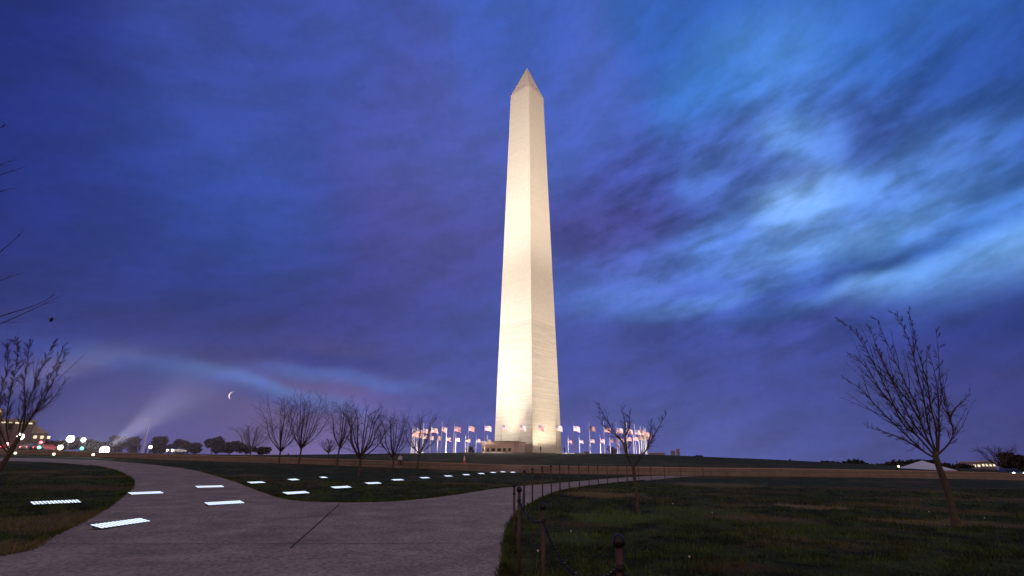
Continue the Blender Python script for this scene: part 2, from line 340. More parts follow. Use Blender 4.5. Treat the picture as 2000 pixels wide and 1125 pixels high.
def catmull(pts, k=6):
    out = []
    for i in range(len(pts) - 1):
        p0, p1, p2, p3 = pts[max(i - 1, 0)], pts[i], pts[i + 1], pts[min(i + 2, len(pts) - 1)]
        for j in range(k):
            t = j / k; out.append(.5 * ((2 * p1) + (p2 - p0) * t + (2 * p0 - 5 * p1 + 4 * p2 - p3) * t * t + (3 * p1 - p0 - 3 * p2 + p3) * t ** 3))
    return out + [pts[-1]]
def gpx(L): return [ground(*p).xy for p in L]
left_edge = catmull([Vector((-11, 3)), Vector((-9.6, 6.6))] + gpx([(0, 1087), (90, 1052), (180, 1008), (232, 973), (256, 950), (250, 933), (215, 917), (150, 907), (60, 902), (-80, 900)]))
top_edge = catmull(gpx([(-80, 893.5), (60, 895), (150, 897.5), (225, 901.5), (300, 908), (385, 920), (445, 936), (505, 958), (560, 975), (620, 980.5), (690, 982), (760, 980), (820, 975), (900, 965), (1000, 951), (1150, 938), (1250, 931), (1330, 928)]))
right_edge = catmull(gpx([(1400, 928.5), (1345, 931), (1300, 935), (1226, 942), (1169, 948.5), (1112, 957), (1075, 968), (1040, 985), (1018, 1000), (1000, 1022), (990, 1060), (985, 1122)]) + [Vector((-.25, 4)), Vector((-.6, -6))])
def asphalt_mat():
    m = mat('path_concrete', (.185, .160, .128), .85, (.315, .275, .222), .9, .5, 60, coords='Object', detail=10)
    nt = m.node_tree; b = nt.nodes['Principled BSDF']; src = b.inputs['Base Color'].links[0].from_socket
    tc = nt.nodes.new('ShaderNodeTexCoord'); v = nt.nodes.new('ShaderNodeTexVoronoi'); v.inputs['Scale'].default_value = 22; nt.links.new(tc.outputs['Object'], v.inputs['Vector'])
    r = nt.nodes.new('ShaderNodeMapRange'); nt.links.new(v.outputs['Color'], r.inputs[0]); r.inputs[3].default_value = .55; r.inputs[4].default_value = 1.5
    # long stains and old patch lines
    mp = nt.nodes.new('ShaderNodeMapping'); mp.inputs['Scale'].default_value = (.5, 1.2, 1); nt.links.new(tc.outputs['Object'], mp.inputs[0])
    t = nt.nodes.new('ShaderNodeTexNoise'); t.inputs['Scale'].default_value = 1.1; t.inputs['Detail'].default_value = 7; nt.links.new(mp.outputs[0], t.inputs['Vector'])
    r2 = nt.nodes.new('ShaderNodeMapRange'); nt.links.new(t.outputs['Fac'], r2.inputs[0]); r2.inputs[1].default_value = .35; r2.inputs[2].default_value = .65; r2.inputs[3].default_value = .84; r2.inputs[4].default_value = 1.08
    mu = nt.nodes.new('ShaderNodeMath'); mu.operation = 'MULTIPLY'; nt.links.new(r.outputs[0], mu.inputs[0]); nt.links.new(r2.outputs[0], mu.inputs[1])
    s = nt.nodes.new('ShaderNodeVectorMath'); s.operation = 'SCALE'; nt.links.new(src, s.inputs[0]); nt.links.new(mu.outputs[0], s.inputs['Scale']); nt.links.new(s.outputs[0], b.inputs['Base Color'])
    return m
M_path = asphalt_mat()
M_joint = mat('joint_tar', (.03, .025, .03), .9)
pobj, PATH = drape('path', left_edge + top_edge + right_edge, M_path); pobj['kind'] = 'structure'
def strip(name, pts, w, m, lift):
    mb = MB(); pts = [Vector((p[0], p[1])) for p in pts]
    for a, b in zip(pts[:-1], pts[1:]):
        t = (b - a).normalized(); nn = Vector((-t.y, t.x)) * w / 2; q = [a - nn, b - nn, b + nn, a + nn]
        mb.add([(p.x, p.y, gz(p.x, p.y) + lift) for p in q], [(0, 1, 2, 3)])
    return mb.build(name, m)
def seg(a, b, k=14): return [a.lerp(b, i / k) for i in range(k + 1)]
j1 = seg(ground(664, 984).xy, ground(566, 1073).xy)
for nm_, pts in (('path_joint', j1), ('path_joint', seg(ground(60, 1064).xy, ground(985, 1062).xy, 30)), ('path_joint', seg(ground(330, 1008).xy, ground(640, 1006).xy, 20))):
    o = strip(nm_, pts, .035 if pts is j1 else .022, M_joint, .017); o['kind'] = 'structure'

# ------------------------------------------------------------------ granite seat wall
def stone_mat(name, c1, c2, mortar, w, h, sc=1.0, amp=.16):
    m = bpy.data.materials.new(name); m.use_nodes = True; nt = m.node_tree; b = nt.nodes['Principled BSDF']; b.inputs['Roughness'].default_value = .8
    uv = nt.nodes.new('ShaderNodeUVMap'); br = nt.nodes.new('ShaderNodeTexBrick'); nt.links.new(uv.outputs[0], br.inputs['Vector'])
    br.inputs['Color1'].default_value = (*c1, 1); br.inputs['Color2'].default_value = (*c2, 1); br.inputs['Mortar'].default_value = (*mortar, 1)
    br.inputs['Scale'].default_value = sc; br.inputs['Brick Width'].default_value = w; br.inputs['Row Height'].default_value = h; br.inputs['Mortar Size'].default_value = .03; br.inputs['Bias'].default_value = -.1
    t = nt.nodes.new('ShaderNodeTexNoise'); t.inputs['Scale'].default_value = .8; t.inputs['Detail'].default_value = 8; nt.links.new(uv.outputs[0], t.inputs['Vector'])
    r = nt.nodes.new('ShaderNodeMapRange'); nt.links.new(t.outputs['Fac'], r.inputs[0]); r.inputs[1].default_value = .3; r.inputs[2].default_value = .7; r.inputs[3].default_value = 1 - amp; r.inputs[4].default_value = 1 + amp * .9
    s = nt.nodes.new('ShaderNodeVectorMath'); s.operation = 'SCALE'; nt.links.new(br.outputs['Color'], s.inputs[0]); nt.links.new(r.outputs[0], s.inputs['Scale']); nt.links.new(s.outputs[0], b.inputs['Base Color'])
    return m, br
def sheet_uv(o, fn):
    me = o.data; uvl = me.uv_layers.new(name='UVMap')
    for p in me.polygons:
        for li in p.loop_indices: uvl.data[li].uv = fn(me.vertices[me.loops[li].vertex_index].co, p.normal)
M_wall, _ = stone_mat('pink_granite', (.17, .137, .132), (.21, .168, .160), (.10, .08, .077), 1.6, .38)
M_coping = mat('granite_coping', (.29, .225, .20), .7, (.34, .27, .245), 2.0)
wl = catmull([Vector((p.x, p.y, p.z)) for p in WALL], 10)
wt = thing('seat_wall', 'long low pink granite wall curving across the lawn below the mound', 'wall', (0, 0, 0))
face = MB(); cop = MB(); dist = 0; prev = None; acc = []
for p in wl:
    if prev is not None: dist += (p - prev).length
    acc.append(dist); prev = p
k = 0
for i, p in enumerate(wl):
    a, b = wl[max(i - 1, 0)], wl[min(i + 1, len(wl) - 1)]; t = (b - a); t.z = 0; t.normalize(); nn = Vector((-t.y, t.x, 0))
    if nn.y < 0: nn = -nn
    for q, z in ((0, -.3), (0, .68), (.4, .68), (.4, -.3)): face.v.append(tuple(p + nn * q + Vector((0, 0, z))))
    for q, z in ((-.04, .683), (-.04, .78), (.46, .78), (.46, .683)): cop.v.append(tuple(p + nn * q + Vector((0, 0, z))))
    if i:
        for e in range(4):
            e2 = (e + 1) % 4; fq = ((i - 1) * 4 + e, i * 4 + e, i * 4 + e2, (i - 1) * 4 + e2); face.f.append(fq); cop.f.append(fq)
fo = face.build('wall_face', M_wall, wt); uvl = fo.data.uv_layers.new(name='UVMap')
for p in fo.data.polygons:
    for li in p.loop_indices:
        vi = fo.data.loops[li].vertex_index; uvl.data[li].uv = (acc[vi // 4], fo.data.vertices[vi].co.z)
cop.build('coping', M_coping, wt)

# ------------------------------------------------------------------ obelisk
OB = MON.copy(); OB.z = 4.9
obel = thing('obelisk', 'towering floodlit pale marble obelisk with a pointed top on the mound', 'monument', OB, R(-40)); obel.scale = (1, 1, 1.013)
def marble_mat():
    m, br = stone_mat('marble', (.61, .57, .50), (.64, .60, .53), (.47, .43, .37), 1.8, .61, amp=.035)
    br.inputs['Mortar Size'].default_value = .035
    nt = m.node_tree; b = nt.nodes['Principled BSDF']; src = b.inputs['Base Color'].links[0].from_socket
    # the lower third is an older, slightly darker and more mottled stone
    tc = nt.nodes.new('ShaderNodeTexCoord'); sp = nt.nodes.new('ShaderNodeSeparateXYZ'); nt.links.new(tc.outputs['Object'], sp.inputs[0])
    mr = nt.nodes.new('ShaderNodeMapRange'); nt.links.new(sp.outputs[2], mr.inputs[0]); mr.inputs[1].default_value = 45.6; mr.inputs[2].default_value = 46.2
    uv = nt.nodes.new('ShaderNodeUVMap'); mp = nt.nodes.new('ShaderNodeMapping'); mp.inputs['Scale'].default_value = (.06, 1.3, 1); nt.links.new(uv.outputs[0], mp.inputs[0])
    t = nt.nodes.new('ShaderNodeTexNoise'); t.inputs['Scale'].default_value = 1.0; t.inputs['Detail'].default_value = 9; t.inputs['Roughness'].default_value = .7; nt.links.new(mp.outputs[0], t.inputs['Vector'])
    lo = nt.nodes.new('ShaderNodeMapRange'); nt.links.new(t.outputs['Fac'], lo.inputs[0]); lo.inputs[1].default_value = .3; lo.inputs[2].default_value = .7; lo.inputs[3].default_value = .70; lo.inputs[4].default_value = 1.04
    hi = nt.nodes.new('ShaderNodeMapRange'); nt.links.new(t.outputs['Fac'], hi.inputs[0]); hi.inputs[1].default_value = .3; hi.inputs[2].default_value = .7; hi.inputs[3].default_value = .95; hi.inputs[4].default_value = 1.05
    mx = nt.nodes.new('ShaderNodeMix'); nt.links.new(mr.outputs[0], mx.inputs['Factor']); nt.links.new(lo.outputs[0], mx.inputs['A']); nt.links.new(hi.outputs[0], mx.inputs['B'])
    s = nt.nodes.new('ShaderNodeVectorMath'); s.operation = 'SCALE'; nt.links.new(src, s.inputs[0]); nt.links.new(mx.outputs['Result'], s.inputs['Scale']); nt.links.new(s.outputs[0], b.inputs['Base Color'])
    return m
M_marble = marble_mat(); M_dark = mat('dark_opening', (.02, .018, .016), .6); M_slot = mat('window_slot', (.26, .23, .19), .6); M_alu = mat('aluminium', (.7, .7, .7), .3, metal=1)
sh = MB(); nb = 40
for i in range(nb + 1):
    z = 152.4 * i / nb; h = (16.8 + (10.5 - 16.8) * i / nb) / 2
    sh.v += [(-h, -h, z), (h, -h, z), (h, h, z), (-h, h, z)]
    if i:
        for e in range(4):
            e2 = (e + 1) % 4; a = (i - 1) * 4; sh.f.append((a + e, a + e2, a + 4 + e2, a + 4 + e))
so = sh.build('shaft', M_marble, obel)
def obuv(c, n): return ((c.x + 7.3 if abs(n.y) > abs(n.x) else c.y + 31.1), c.z)
sheet_uv(so, obuv)
py = MB(); h = 5.25; py.add([(-h, -h, 152.403), (h, -h, 152.403), (h, h, 152.403), (-h, h, 152.403), (-.15, -.15, 168.6), (.15, -.15, 168.6), (.15, .15, 168.6), (-.15, .15, 168.6)], [(0, 1, 5, 4), (1, 2, 6, 5), (2, 3, 7, 6), (3, 0, 4, 7), (4, 5, 6, 7)])
pyo = py.build('pyramidion', M_marble, obel); sheet_uv(pyo, obuv)
cp = MB(); cp.add([(-.15, -.15, 168.603), (.15, -.15, 168.603), (.15, .15, 168.603), (-.15, .15, 168.603), (0, 0, 169.05)], [(0, 1, 4), (1, 2, 4), (2, 3, 4), (3, 0, 4)]); cp.build('capstone', M_alu, pyo)
for face_i in range(4):
    for sgn in (-1, 1):
        w = MB(); zc = 155.2; off = 5.25 - (zc - 152.4) * (5.1 / 16.2)
        w.box((sgn * 1.5, -off, zc), (.75, .24, .5)); wo = w.build('observation_window', M_slot, pyo); wo.rotation_euler = (0, 0, face_i * math.pi / 2)
dr = MB(); dr.box((0, -8.4, 2.2), (2.6, .5, 4.4)); dro = dr.build('doorway', M_dark, obel); dro.rotation_euler = (0, 0, R(180))

# ------------------------------------------------------------------ low building beside the obelisk
M_tan = mat('tan_panel', (.66, .53, .46), .7, (.74, .60, .52), 1.2); M_roof = mat('flat_roof', (.42, .35, .32), .8); M_glass = mat('dark_glass', (.015, .012, .012), .15, spec=.5)
b0 = at(940.5, 884, 163); b1 = at(1003, 884, 158.5); b2 = at(1024.5, 884, 164)
for p in (b0, b1, b2): p.z = 4.9
blk = thing('visitor_building', 'low tan flat roofed building with a row of dark windows beside the obelisk', 'building', b1, math.atan2((b1 - b0).y, (b1 - b0).x))
Ml = Matrix.Rotation(-blk.rotation_euler.z, 3, 'Z'); l0 = Ml @ (b0 - b1); l2 = Ml @ (b2 - b1); l3 = l0 + l2
Hb = 3.75
wm = MB(); wm.add([(*q.xy, z) for z in (-.6, Hb) for q in (l0, Vector((0, 0)), l2, l3)], [(0, 1, 5, 4), (1, 2, 6, 5), (2, 3, 7, 6), (3, 0, 4, 7), (4, 5, 6, 7)]); wm.build('wall', M_tan, blk)
rm = MB(); rm.add([(*(q.xy + o_), z) for z in (Hb + .005, Hb + .28) for q, o_ in ((l0, Vector((-.2, -.2))), (Vector((0, 0)), Vector((.2, -.2))), (l2, Vector((.2, .2))), (l3, Vector((-.2, .2))))], [(0, 1, 5, 4), (1, 2, 6, 5), (2, 3, 7, 6), (3, 0, 4, 7), (4, 5, 6, 7), (3, 2, 1, 0)]); rm.build('roof', M_roof, blk)
for fx, ww in ((-.94, .5), (-.80, .85), (-.63, 1.25), (-.44, 1.2), (-.28, .95), (-.12, .95)):
    w = MB(); L_ = -l0.x; w.box((fx * L_, -.02, 1.45), (ww, .14, .95)); wo = w.build('window', M_glass, blk)
    s = MB(); s.box((fx * L_, -.05, .93), (ww + .2, .2, .08)); s.build('sill', M_tan, wo)

# ------------------------------------------------------------------ flagpoles round the obelisk
def flag_mat():
    m = bpy.data.materials.new('flag_cloth'); m.use_nodes = True; nt = m.node_tree; b = nt.nodes['Principled BSDF']; b.inputs['Roughness'].default_value = .9
    L = nt.links.new; uv = nt.nodes.new('ShaderNodeUVMap'); sp = nt.nodes.new('ShaderNodeSeparateXYZ'); L(uv.outputs[0], sp.inputs[0])
    def mth(op, a, b_):
        x = nt.nodes.new('ShaderNodeMath'); x.operation = op
        for i, v in enumerate((a, b_)):
            if isinstance(v, (int, float)): x.inputs[i].default_value = v
            else: L(v, x.inputs[i])
        return x.outputs[0]
    st = mth('GREATER_THAN', mth('FRACT', mth('MULTIPLY', sp.outputs[1], 6.5), 0), .5)
    mx = nt.nodes.new('ShaderNodeMix'); mx.data_type = 'RGBA'; L(st, mx.inputs['Factor']); mx.inputs['A'].default_value = (.62, .16, .15, 1); mx.inputs['B'].default_value = (.85, .80, .78, 1)
    can = mth('MULTIPLY', mth('LESS_THAN', sp.outputs[0], .4), mth('GREATER_THAN', sp.outputs[1], .46))
    # stars as a staggered grid of dots
    u = mth('SUBTRACT', mth('FRACT', mth('MULTIPLY', sp.outputs[0], 15), 0), .5); v = mth('SUBTRACT', mth('FRACT', mth('MULTIPLY', sp.outputs[1], 9.26), 0), .5)
    star = mth('LESS_THAN', mth('ADD', mth('MULTIPLY', u, u), mth('MULTIPLY', v, v)), .07)
    m3 = nt.nodes.new('ShaderNodeMix'); m3.data_type = 'RGBA'; L(star, m3.inputs['Factor']); m3.inputs['A'].default_value = (.09, .12, .28, 1); m3.inputs['B'].default_value = (.85, .80, .78, 1)
    m2 = nt.nodes.new('ShaderNodeMix'); m2.data_type = 'RGBA'; L(can, m2.inputs['Factor']); L(mx.outputs['Result'], m2.inputs['A']); L(m3.outputs['Result'], m2.inputs['B']); L(m2.outputs['Result'], b.inputs['Base Color'])
    tr = nt.nodes.new('ShaderNodeBsdfTranslucent'); L(m2.outputs['Result'], tr.inputs[0]); ms = nt.nodes.new('ShaderNodeMixShader'); ms.inputs[0].default_value = .5
    L(b.outputs[0], ms.inputs[1]); L(tr.outputs[0], ms.inputs[2]); L(ms.outputs[0], nt.nodes['Material Output'].inputs[0]); return m
M_flag = flag_mat(); M_pole = mat('white_pole', (.62, .60, .58), .4); M_gold = mat('gilt', (.6, .45, .15), .3, metal=.8)
FH = 8.6
pm = MB(); pm.lathe((0, 0, 0), [(.14, -.4), (.14, .15), (.085, .16), (.075, FH * .5), (.05, FH)], 10); pole_me = pm.build('pole', M_pole); fm = MB(); fm.ball((0, 0, FH + .1), .11, 8); fin_o = fm.build('finial', M_gold)
def flag_mesh(seed):
    r = random.Random(seed); nu, nv = 14, 8; mb = MB(); uvs = []; W, Hh = 2.05, 1.4; ph = r.uniform(0, 6); droop = r.uniform(.15, .55)
    for j in range(nv + 1):
        for i in range(nu + 1):
            u, v = i / nu, j / nv
            x = W * u * (1 - .25 * droop * u); y = .22 * u * math.sin(u * 7 + ph + v * 1.2) ; z = (v - 1) * Hh - droop * 1.0 * u * u + .08 * u * math.sin(u * 9 + ph)
            mb.v.append((x + .06, y, FH - 1.35 + z)); uvs.append((u, v))
    for j in range(nv):
        for i in range(nu): a = j * (nu + 1) + i; mb.f.append((a, a + 1, a + nu + 2, a + nu + 1))
    o = mb.build('flag', M_flag, smooth=True); ul = o.data.uv_layers.new(name='UVMap')
    for p in o.data.polygons:
        for li in p.loop_indices: ul.data[li].uv = uvs[o.data.loops[li].vertex_index]
    return o
protos = [flag_mesh(s) for s in range(4)]
def copy_to(o, parent): c = link(o.copy()); c.parent = parent; return c
poles = []
for i in range(50):
    a = 2 * math.pi * (i + .28) / 50; p = Vector((OB.x + 40 * math.sin(a), OB.y - 40 * math.cos(a), 0)); p.z = gz(p.x, p.y) - .02
    e = link(bpy.data.objects.new('flagpole', None)); e.location = p; e.rotation_euler = (0, 0, R(random.uniform(-45, 20)))
    copy_to(pole_me, e); copy_to(fin_o, e); copy_to(protos[i % 4], e)
    poles.append((e, proj(p)[0], math.cos(a) > 0))
for o in [pole_me, fin_o] + protos: bpy.data.objects.remove(o)
xl, xr = proj(OB + Vector((-11.8, 0, 0)))[0], proj(OB + Vector((11.8, 0, 0)))[0]
ORD = ['first', 'second', 'third', 'fourth', 'fifth', 'sixth', 'seventh', 'eighth', 'ninth', 'tenth', 'eleventh', 'twelfth', 'thirteenth', 'fourteenth', 'fifteenth', 'sixteenth']
for near in (True, False):
    for side in (-1, 0, 1):
        L_ = [q for q in poles if q[2] == near and (-1 if q[1] < xl else 1 if q[1] > xr else 0) == side]
        L_.sort(key=lambda q: q[1] if side == 0 else abs(q[1] - 1032))
        for k, q in enumerate(L_):
            arc = 'tall flagpole in the near arc' if near else 'smaller flagpole in the far arc'
            if side == 0 and not near: lab = 'flagpole hidden behind the obelisk in the far arc'
            elif side == 0: lab = 'white flagpole standing before the lit obelisk face, %s from the left' % ORD[k]
            else: lab = '%s, %s to the %s of the obelisk' % (arc, ORD[k], 'left' if side < 0 else 'right')
            if side == 0 and not near:
                for ch in list(q[0].children): bpy.data.objects.remove(ch)
                bpy.data.objects.remove(q[0]); continue
            tag(q[0], lab, 'flagpole', 'flagpoles ringing the obelisk')

# ------------------------------------------------------------------ floodlights on the obelisk
M_house = mat('lamp_housing', (.04, .04, .045), .5)
def flood(pos, aim, power, angle, col=(1, .80, .54), blend=.6, r=.6, label=None):
    t = thing('floodlight', label, 'floodlight', pos, group='floodlights lighting the obelisk')
    b = MB(); b.box((0, 0, -.06), (.7, .7, .12)); b.lathe((0, 0, .0), [(.12, 0), (.22, .1), (.25, .28), (.21, .29), (.18, .12)], 10); b.build('housing', M_house, t)
    ld = bpy.data.lights.new('flood_lamp', 'SPOT'); ld.energy = power; ld.color = col; ld.spot_size = R(angle); ld.spot_blend = blend; ld.shadow_soft_size = r
    lo = link(bpy.data.objects.new('flood_lamp', ld)); lo.parent = t; lo.location = (0, 0, .3)
    d = Vector(aim) - (Vector(pos) + Vector((0, 0, .3))); lo.rotation_euler = d.to_track_quat('-Z', 'Y').to_euler()
nl = Vector((-math.sin(R(50)), -math.cos(R(50)), 0)); nr = Vector((math.sin(R(40)), -math.cos(R(40)), 0))
tl = Vector((nl.y, -nl.x, 0)); tr_ = Vector((-nr.y, nr.x, 0))
def gp(v): return Vector((v.x, v.y, gz(v.x, v.y) + .05))
W1, W2 = (1, .91, .81), (1, .85, .69)
flood(gp(OB + nl * 78 + tl * 6), OB + Vector((0, 0, 58)), 800000, 62, W1, 1, label='wide black floodlight left of the obelisk on the mound')
flood(gp(OB + nl * 150 - tl * 10), OB + Vector((0, 0, 122)), 2100000, 30, W1, 1, label='floodlight on the far left lawn aimed at the obelisk top')
flood(gp(OB + nr * 78 + tr_ * 20), OB + Vector((0, 0, 60)), 400000, 66, W2, 1, label='wide black floodlight right of the obelisk on the mound')
flood(gp(OB + nr * 150 + tr_ * 10), OB + Vector((0, 0, 122)), 1600000, 30, W2, 1, label='floodlight on the far right lawn aimed at the obelisk top')
def roof_pt(v, z): return Vector((v.x, v.y, z))
for k, s_ in enumerate((-4, 5)):
    flood(roof_pt(OB + nl * 29 + tl * s_, 9.3 if k == 0 else 9.3), OB + nl * 8 + tl * s_ * .6 + Vector((0, 0, 20)), 15500, 110, W1, 1, label='floodlight raised before the left face of the obelisk, %s one' % ('right', 'left')[k])
    flood(gp(OB + nr * 29 + tr_ * s_), OB + nr * 8 + tr_ * s_ * .6 + Vector((0, 0, 22)), 9000, 110, W2, 1, label='floodlight inside the flag ring before the right face, %s one' % ('left', 'right')[k])
flood(gp(OB + nl * 14 + tl * -1.5), OB + nl * 8 + tl * -1.5 + Vector((0, 0, 16)), 13000, 50, (1, .84, .60), 1, .3, label='small floodlight close under the left face of the obelisk')
for k, s in enumerate((-4.5, 0, 4.5)):
    flood(gp(OB + nr * 13.5 + tr_ * s), OB + nr * 8.2 + tr_ * s + Vector((0, 0, 9)), 6500, 70, (1, .84, .60), 1, .3, label='small floodlight at the foot of the right face, %s of three' % ('nearest the corner', 'middle', 'outermost')[k])
for k in range(10):
    a = 2 * math.pi * (k + .5) / 10; p = Vector((OB.x + 31 * math.sin(a), OB.y - 31 * math.cos(a), 5.25))
    ld = bpy.data.lights.new('flag_lamp', 'SPOT'); ld.energy = 29000; ld.color = (1, .84, .76); ld.spot_size = R(150); ld.spot_blend = .5; ld.shadow_soft_size = .3
    t = thing('uplight', 'small round uplight set in the plaza inside the flag ring', 'uplight', p, group='uplights inside the flag ring')
    b = MB(); b.lathe((0, 0, -.1), [(.2, 0), (.22, .12), (.16, .14)], 10); b.build('housing', M_house, t)
    lo = link(bpy.data.objects.new('flag_lamp', ld)); lo.parent = t; lo.location = (0, 0, .3)
    d = Vector((math.sin(a), -math.cos(a), .75)); lo.rotation_euler = d.to_track_quat('-Z', 'Y').to_euler()

# ------------------------------------------------------------------ bare trees
M_bark = mat('bark', (.042, .034, .028), .9, (.088, .071, .056), 9.0, .6, 30); M_twig = mat('twigs', (.040, .028, .030), .9, (.06, .042, .04), 6.0)
def perp(d, r):
    v = Vector((r.gauss(0, 1), r.gauss(0, 1), r.gauss(0, 1))); v -= d * v.dot(d); return v.normalized()
TIP = .0038
def grow(mb, p, d, L, rad, depth, r, up=.25, nseg=4, kids=5, spread=.75, budget=None):
    pts = [p.copy()]; q = p.copy(); dd = d.copy()
    for i in range(nseg):
        dd = (dd + perp(dd, r) * .16 + Vector((0, 0, up * .22))).normalized(); q = q + dd * (L / nseg); pts.append(q.copy())
    mb.tube(pts, [rad * (1 - .75 * i / nseg) for i in range(nseg + 1)], 5 if depth > 1 else 3, False)
    if depth > 0: shoots(mb, pts, L, rad, depth, r, up, kids, spread)
def shoots(mb, pts, L, rad, depth, r, up, kids, spread, lo=.2, klen=.5):
    n = len(pts) - 1
    for k in range(kids):
        f = (lo + (1 - lo) * (k + r.random()) / kids) * n; i = min(int(f), n - 1); b = pts[i].lerp(pts[i + 1], f - i); d = (pts[i + 1] - pts[i]).normalized()
        dd = (d + perp(d, r) * spread * r.uniform(.6, 1.3)).normalized()
        grow(mb, b, dd, L * klen * r.uniform(.55, 1.15) * (1.15 - .5 * f / n), max(rad * .45, TIP), depth - 1, r, up, 4 if depth > 1 else 3, kids if depth > 1 else max(3, kids - 1), spread)
def vase_tree(label, base, h, fork, spread, stems, trunk_r, seed, kids=6, depth=3, minr=.012, group=None, lean=(0, 0), name='bare_tree'):
    r = random.Random(seed); t = thing(name, label, 'tree', base, group=group)
    tk = MB(); top = Vector((lean[0] * .3, lean[1] * .3, fork)); pts = [Vector((0, 0, -.15)), Vector((0, 0, .1)), top * .5 + Vector((r.uniform(-.05, .05), 0, 0)), top]
    tk.tube(pts, [trunk_r * 1.5, trunk_r * 1.1, trunk_r * .9, trunk_r * .95], 9); tk.build('trunk', M_bark, t, True)
    cr = MB()
    for k in range(stems):
        a = 2 * math.pi * (k + r.uniform(-.3, .3)) / stems; s = spread * (r.uniform(.15, .45) if k % 3 == 0 else r.uniform(.7, 1.1)); hh = (h - fork) * r.uniform(.82, 1.0) * (1 - .15 * s / spread)
        end = Vector((math.cos(a) * s + lean[0], math.sin(a) * s + lean[1], fork + hh)); st = top - Vector((0, 0, .25 * r.random() * fork))
        c1 = st.lerp(end, .35) + Vector((math.cos(a) * s * .12, math.sin(a) * s * .12, -hh * .02)); c2 = st.lerp(end, .7) + Vector((r.uniform(-.15, .15), r.uniform(-.15, .15), 0))
        P = catmull([st, c1, c2, end], 4); m = len(P) - 1
        rr = trunk_r * r.uniform(.42, .6); cr.tube(P, [rr * (1 - .85 * i / m) + minr * .5 for i in range(m + 1)], 6, False)
        shoots(cr, P, (end - st).length * .85, rr * .6, depth - 1, r, .08, kids + 3, .95, .10, .52)
    return t, cr
def fin(cr, t, m=None): cr.build('crown', m or M_twig, t)
G_T = 'young bare trees on the lawn before the wall'
for k, (px, py, Yd, top, half, lab) in enumerate([
    (545, 905, 62, 778, 46, 'bare vase shaped tree, leftmost of the lawn row, crossing its neighbour'), (583, 906, 60, 772, 44, 'bare tree second from left in the lawn row, thick tangled crown'),
    (658, 911, 58, 786, 34, 'slim bare tree third in the lawn row with an upright crown'), (700, 930, None, 792, 50, 'bare tree with pale trunk standing nearest on the lawn, ahead of the row'),
    (767, 917, None, 806, 40, 'bare tree beside the seated person, broad low crown'), (814, 917, None, 808, 42, 'bare thin tree, rightmost of the lawn row, before the left flags')]):
    g = ground(px, py, 20, 90) if Yd is None else at(px, py, Yd)
    if Yd: g.z = gz(g.x, g.y)
    sc = g.y / FPX / math.cos(R(19)) ** 2 ; H_ = at(px, top, g.y).z - g.z
    hw = half * g.y * math.cos(R(20)) / FPX
    t, cr = vase_tree(lab, g, H_ * 1.02, H_ * (.22, .26, .34, .28, .24, .30)[k], hw * (1.35, 1.25, 1.1, 1.3, 1.4, 1.25)[k], (12, 14, 9, 11, 13, 9)[k], .10 if k != 3 else .115, 100 + k, 7, 3, .010, G_T, lean=((-.3, .2), (.35, -.2), (.05, .3), (.1, 0), (-.25, .1), (.3, .2))[k]); fin(cr, t)
# right-hand leaning tree, its main stems as they stand
def stem_tree(label, base, trunk_px, stems, Yd, seed, r_tr, rstem, dy=.6, kids=9, L=.9, ends=.9, cat='tree', name='bare_tree', depth=2, up=.35, spread=.5, second=0, L2=1.2):
    r = random.Random(seed); t = thing(name, label, cat, base); o0 = Vector(base)
    tk = MB(); P = [at(x, y, Yd) - o0 for x, y in trunk_px]; P[0] = Vector((0, 0, -.1)); P = catmull(P, 4); m = len(P) - 1
    tk.tube(P, [r_tr * (1.0 - .25 * i / m + (1.1 if i == 0 else .35 if i == 1 else .08 if i == 2 else 0)) for i in range(m + 1)], 10); tk.build('trunk', M_bark, t, True)
    cr = MB(); n = len(stems)
    for i, st in enumerate(stems):
        q = dy * math.sin(2.4 * i + .5) * (1.0 if i else .4); k = len(st) - 1
        S = catmull([at(x, y, Yd + q * (j / k) ** .9) - o0 for j, (x, y) in enumerate(st)], 4); m = len(S) - 1
        cr.tube(S, [rstem * (1 - .86 * (j / m)) for j in range(m + 1)], 6, False)
        if second and k > 3:
            for q2 in range(second):
                f = (.12 + .6 * (q2 + r.random()) / second) * m; ii = int(f); d = (S[ii + 1] - S[ii]).normalized(); ln = L2 * r.uniform(.6, 1.1)
                pts = [S[ii].copy()]; dd = (d + perp(d, r) * .42).normalized()
                for w in range(5): dd = (dd + d * .12 + perp(dd, r) * .10 + Vector((0, 0, .05))).normalized(); pts.append(pts[-1] + dd * ln / 5)
                cr.tube(pts, [rstem * .42 * (1 - .16 * w) for w in range(6)], 5, False); shoots(cr, pts, L * .8, rstem * .25, depth, r, up, max(4, kids // 2), spread, .15, .62)
        tot = sum((S[j + 1] - S[j]).length for j in range(m))
        shoots(cr, S, L, rstem * .5, depth, r, up, int(kids * max(1, tot / 1.2)), spread, .12, .62)
    cr.build('crown', M_twig, t); return t
TIP = .0024
g = at(1868, 1030, 13.6); g.z = gz(g.x, g.y)
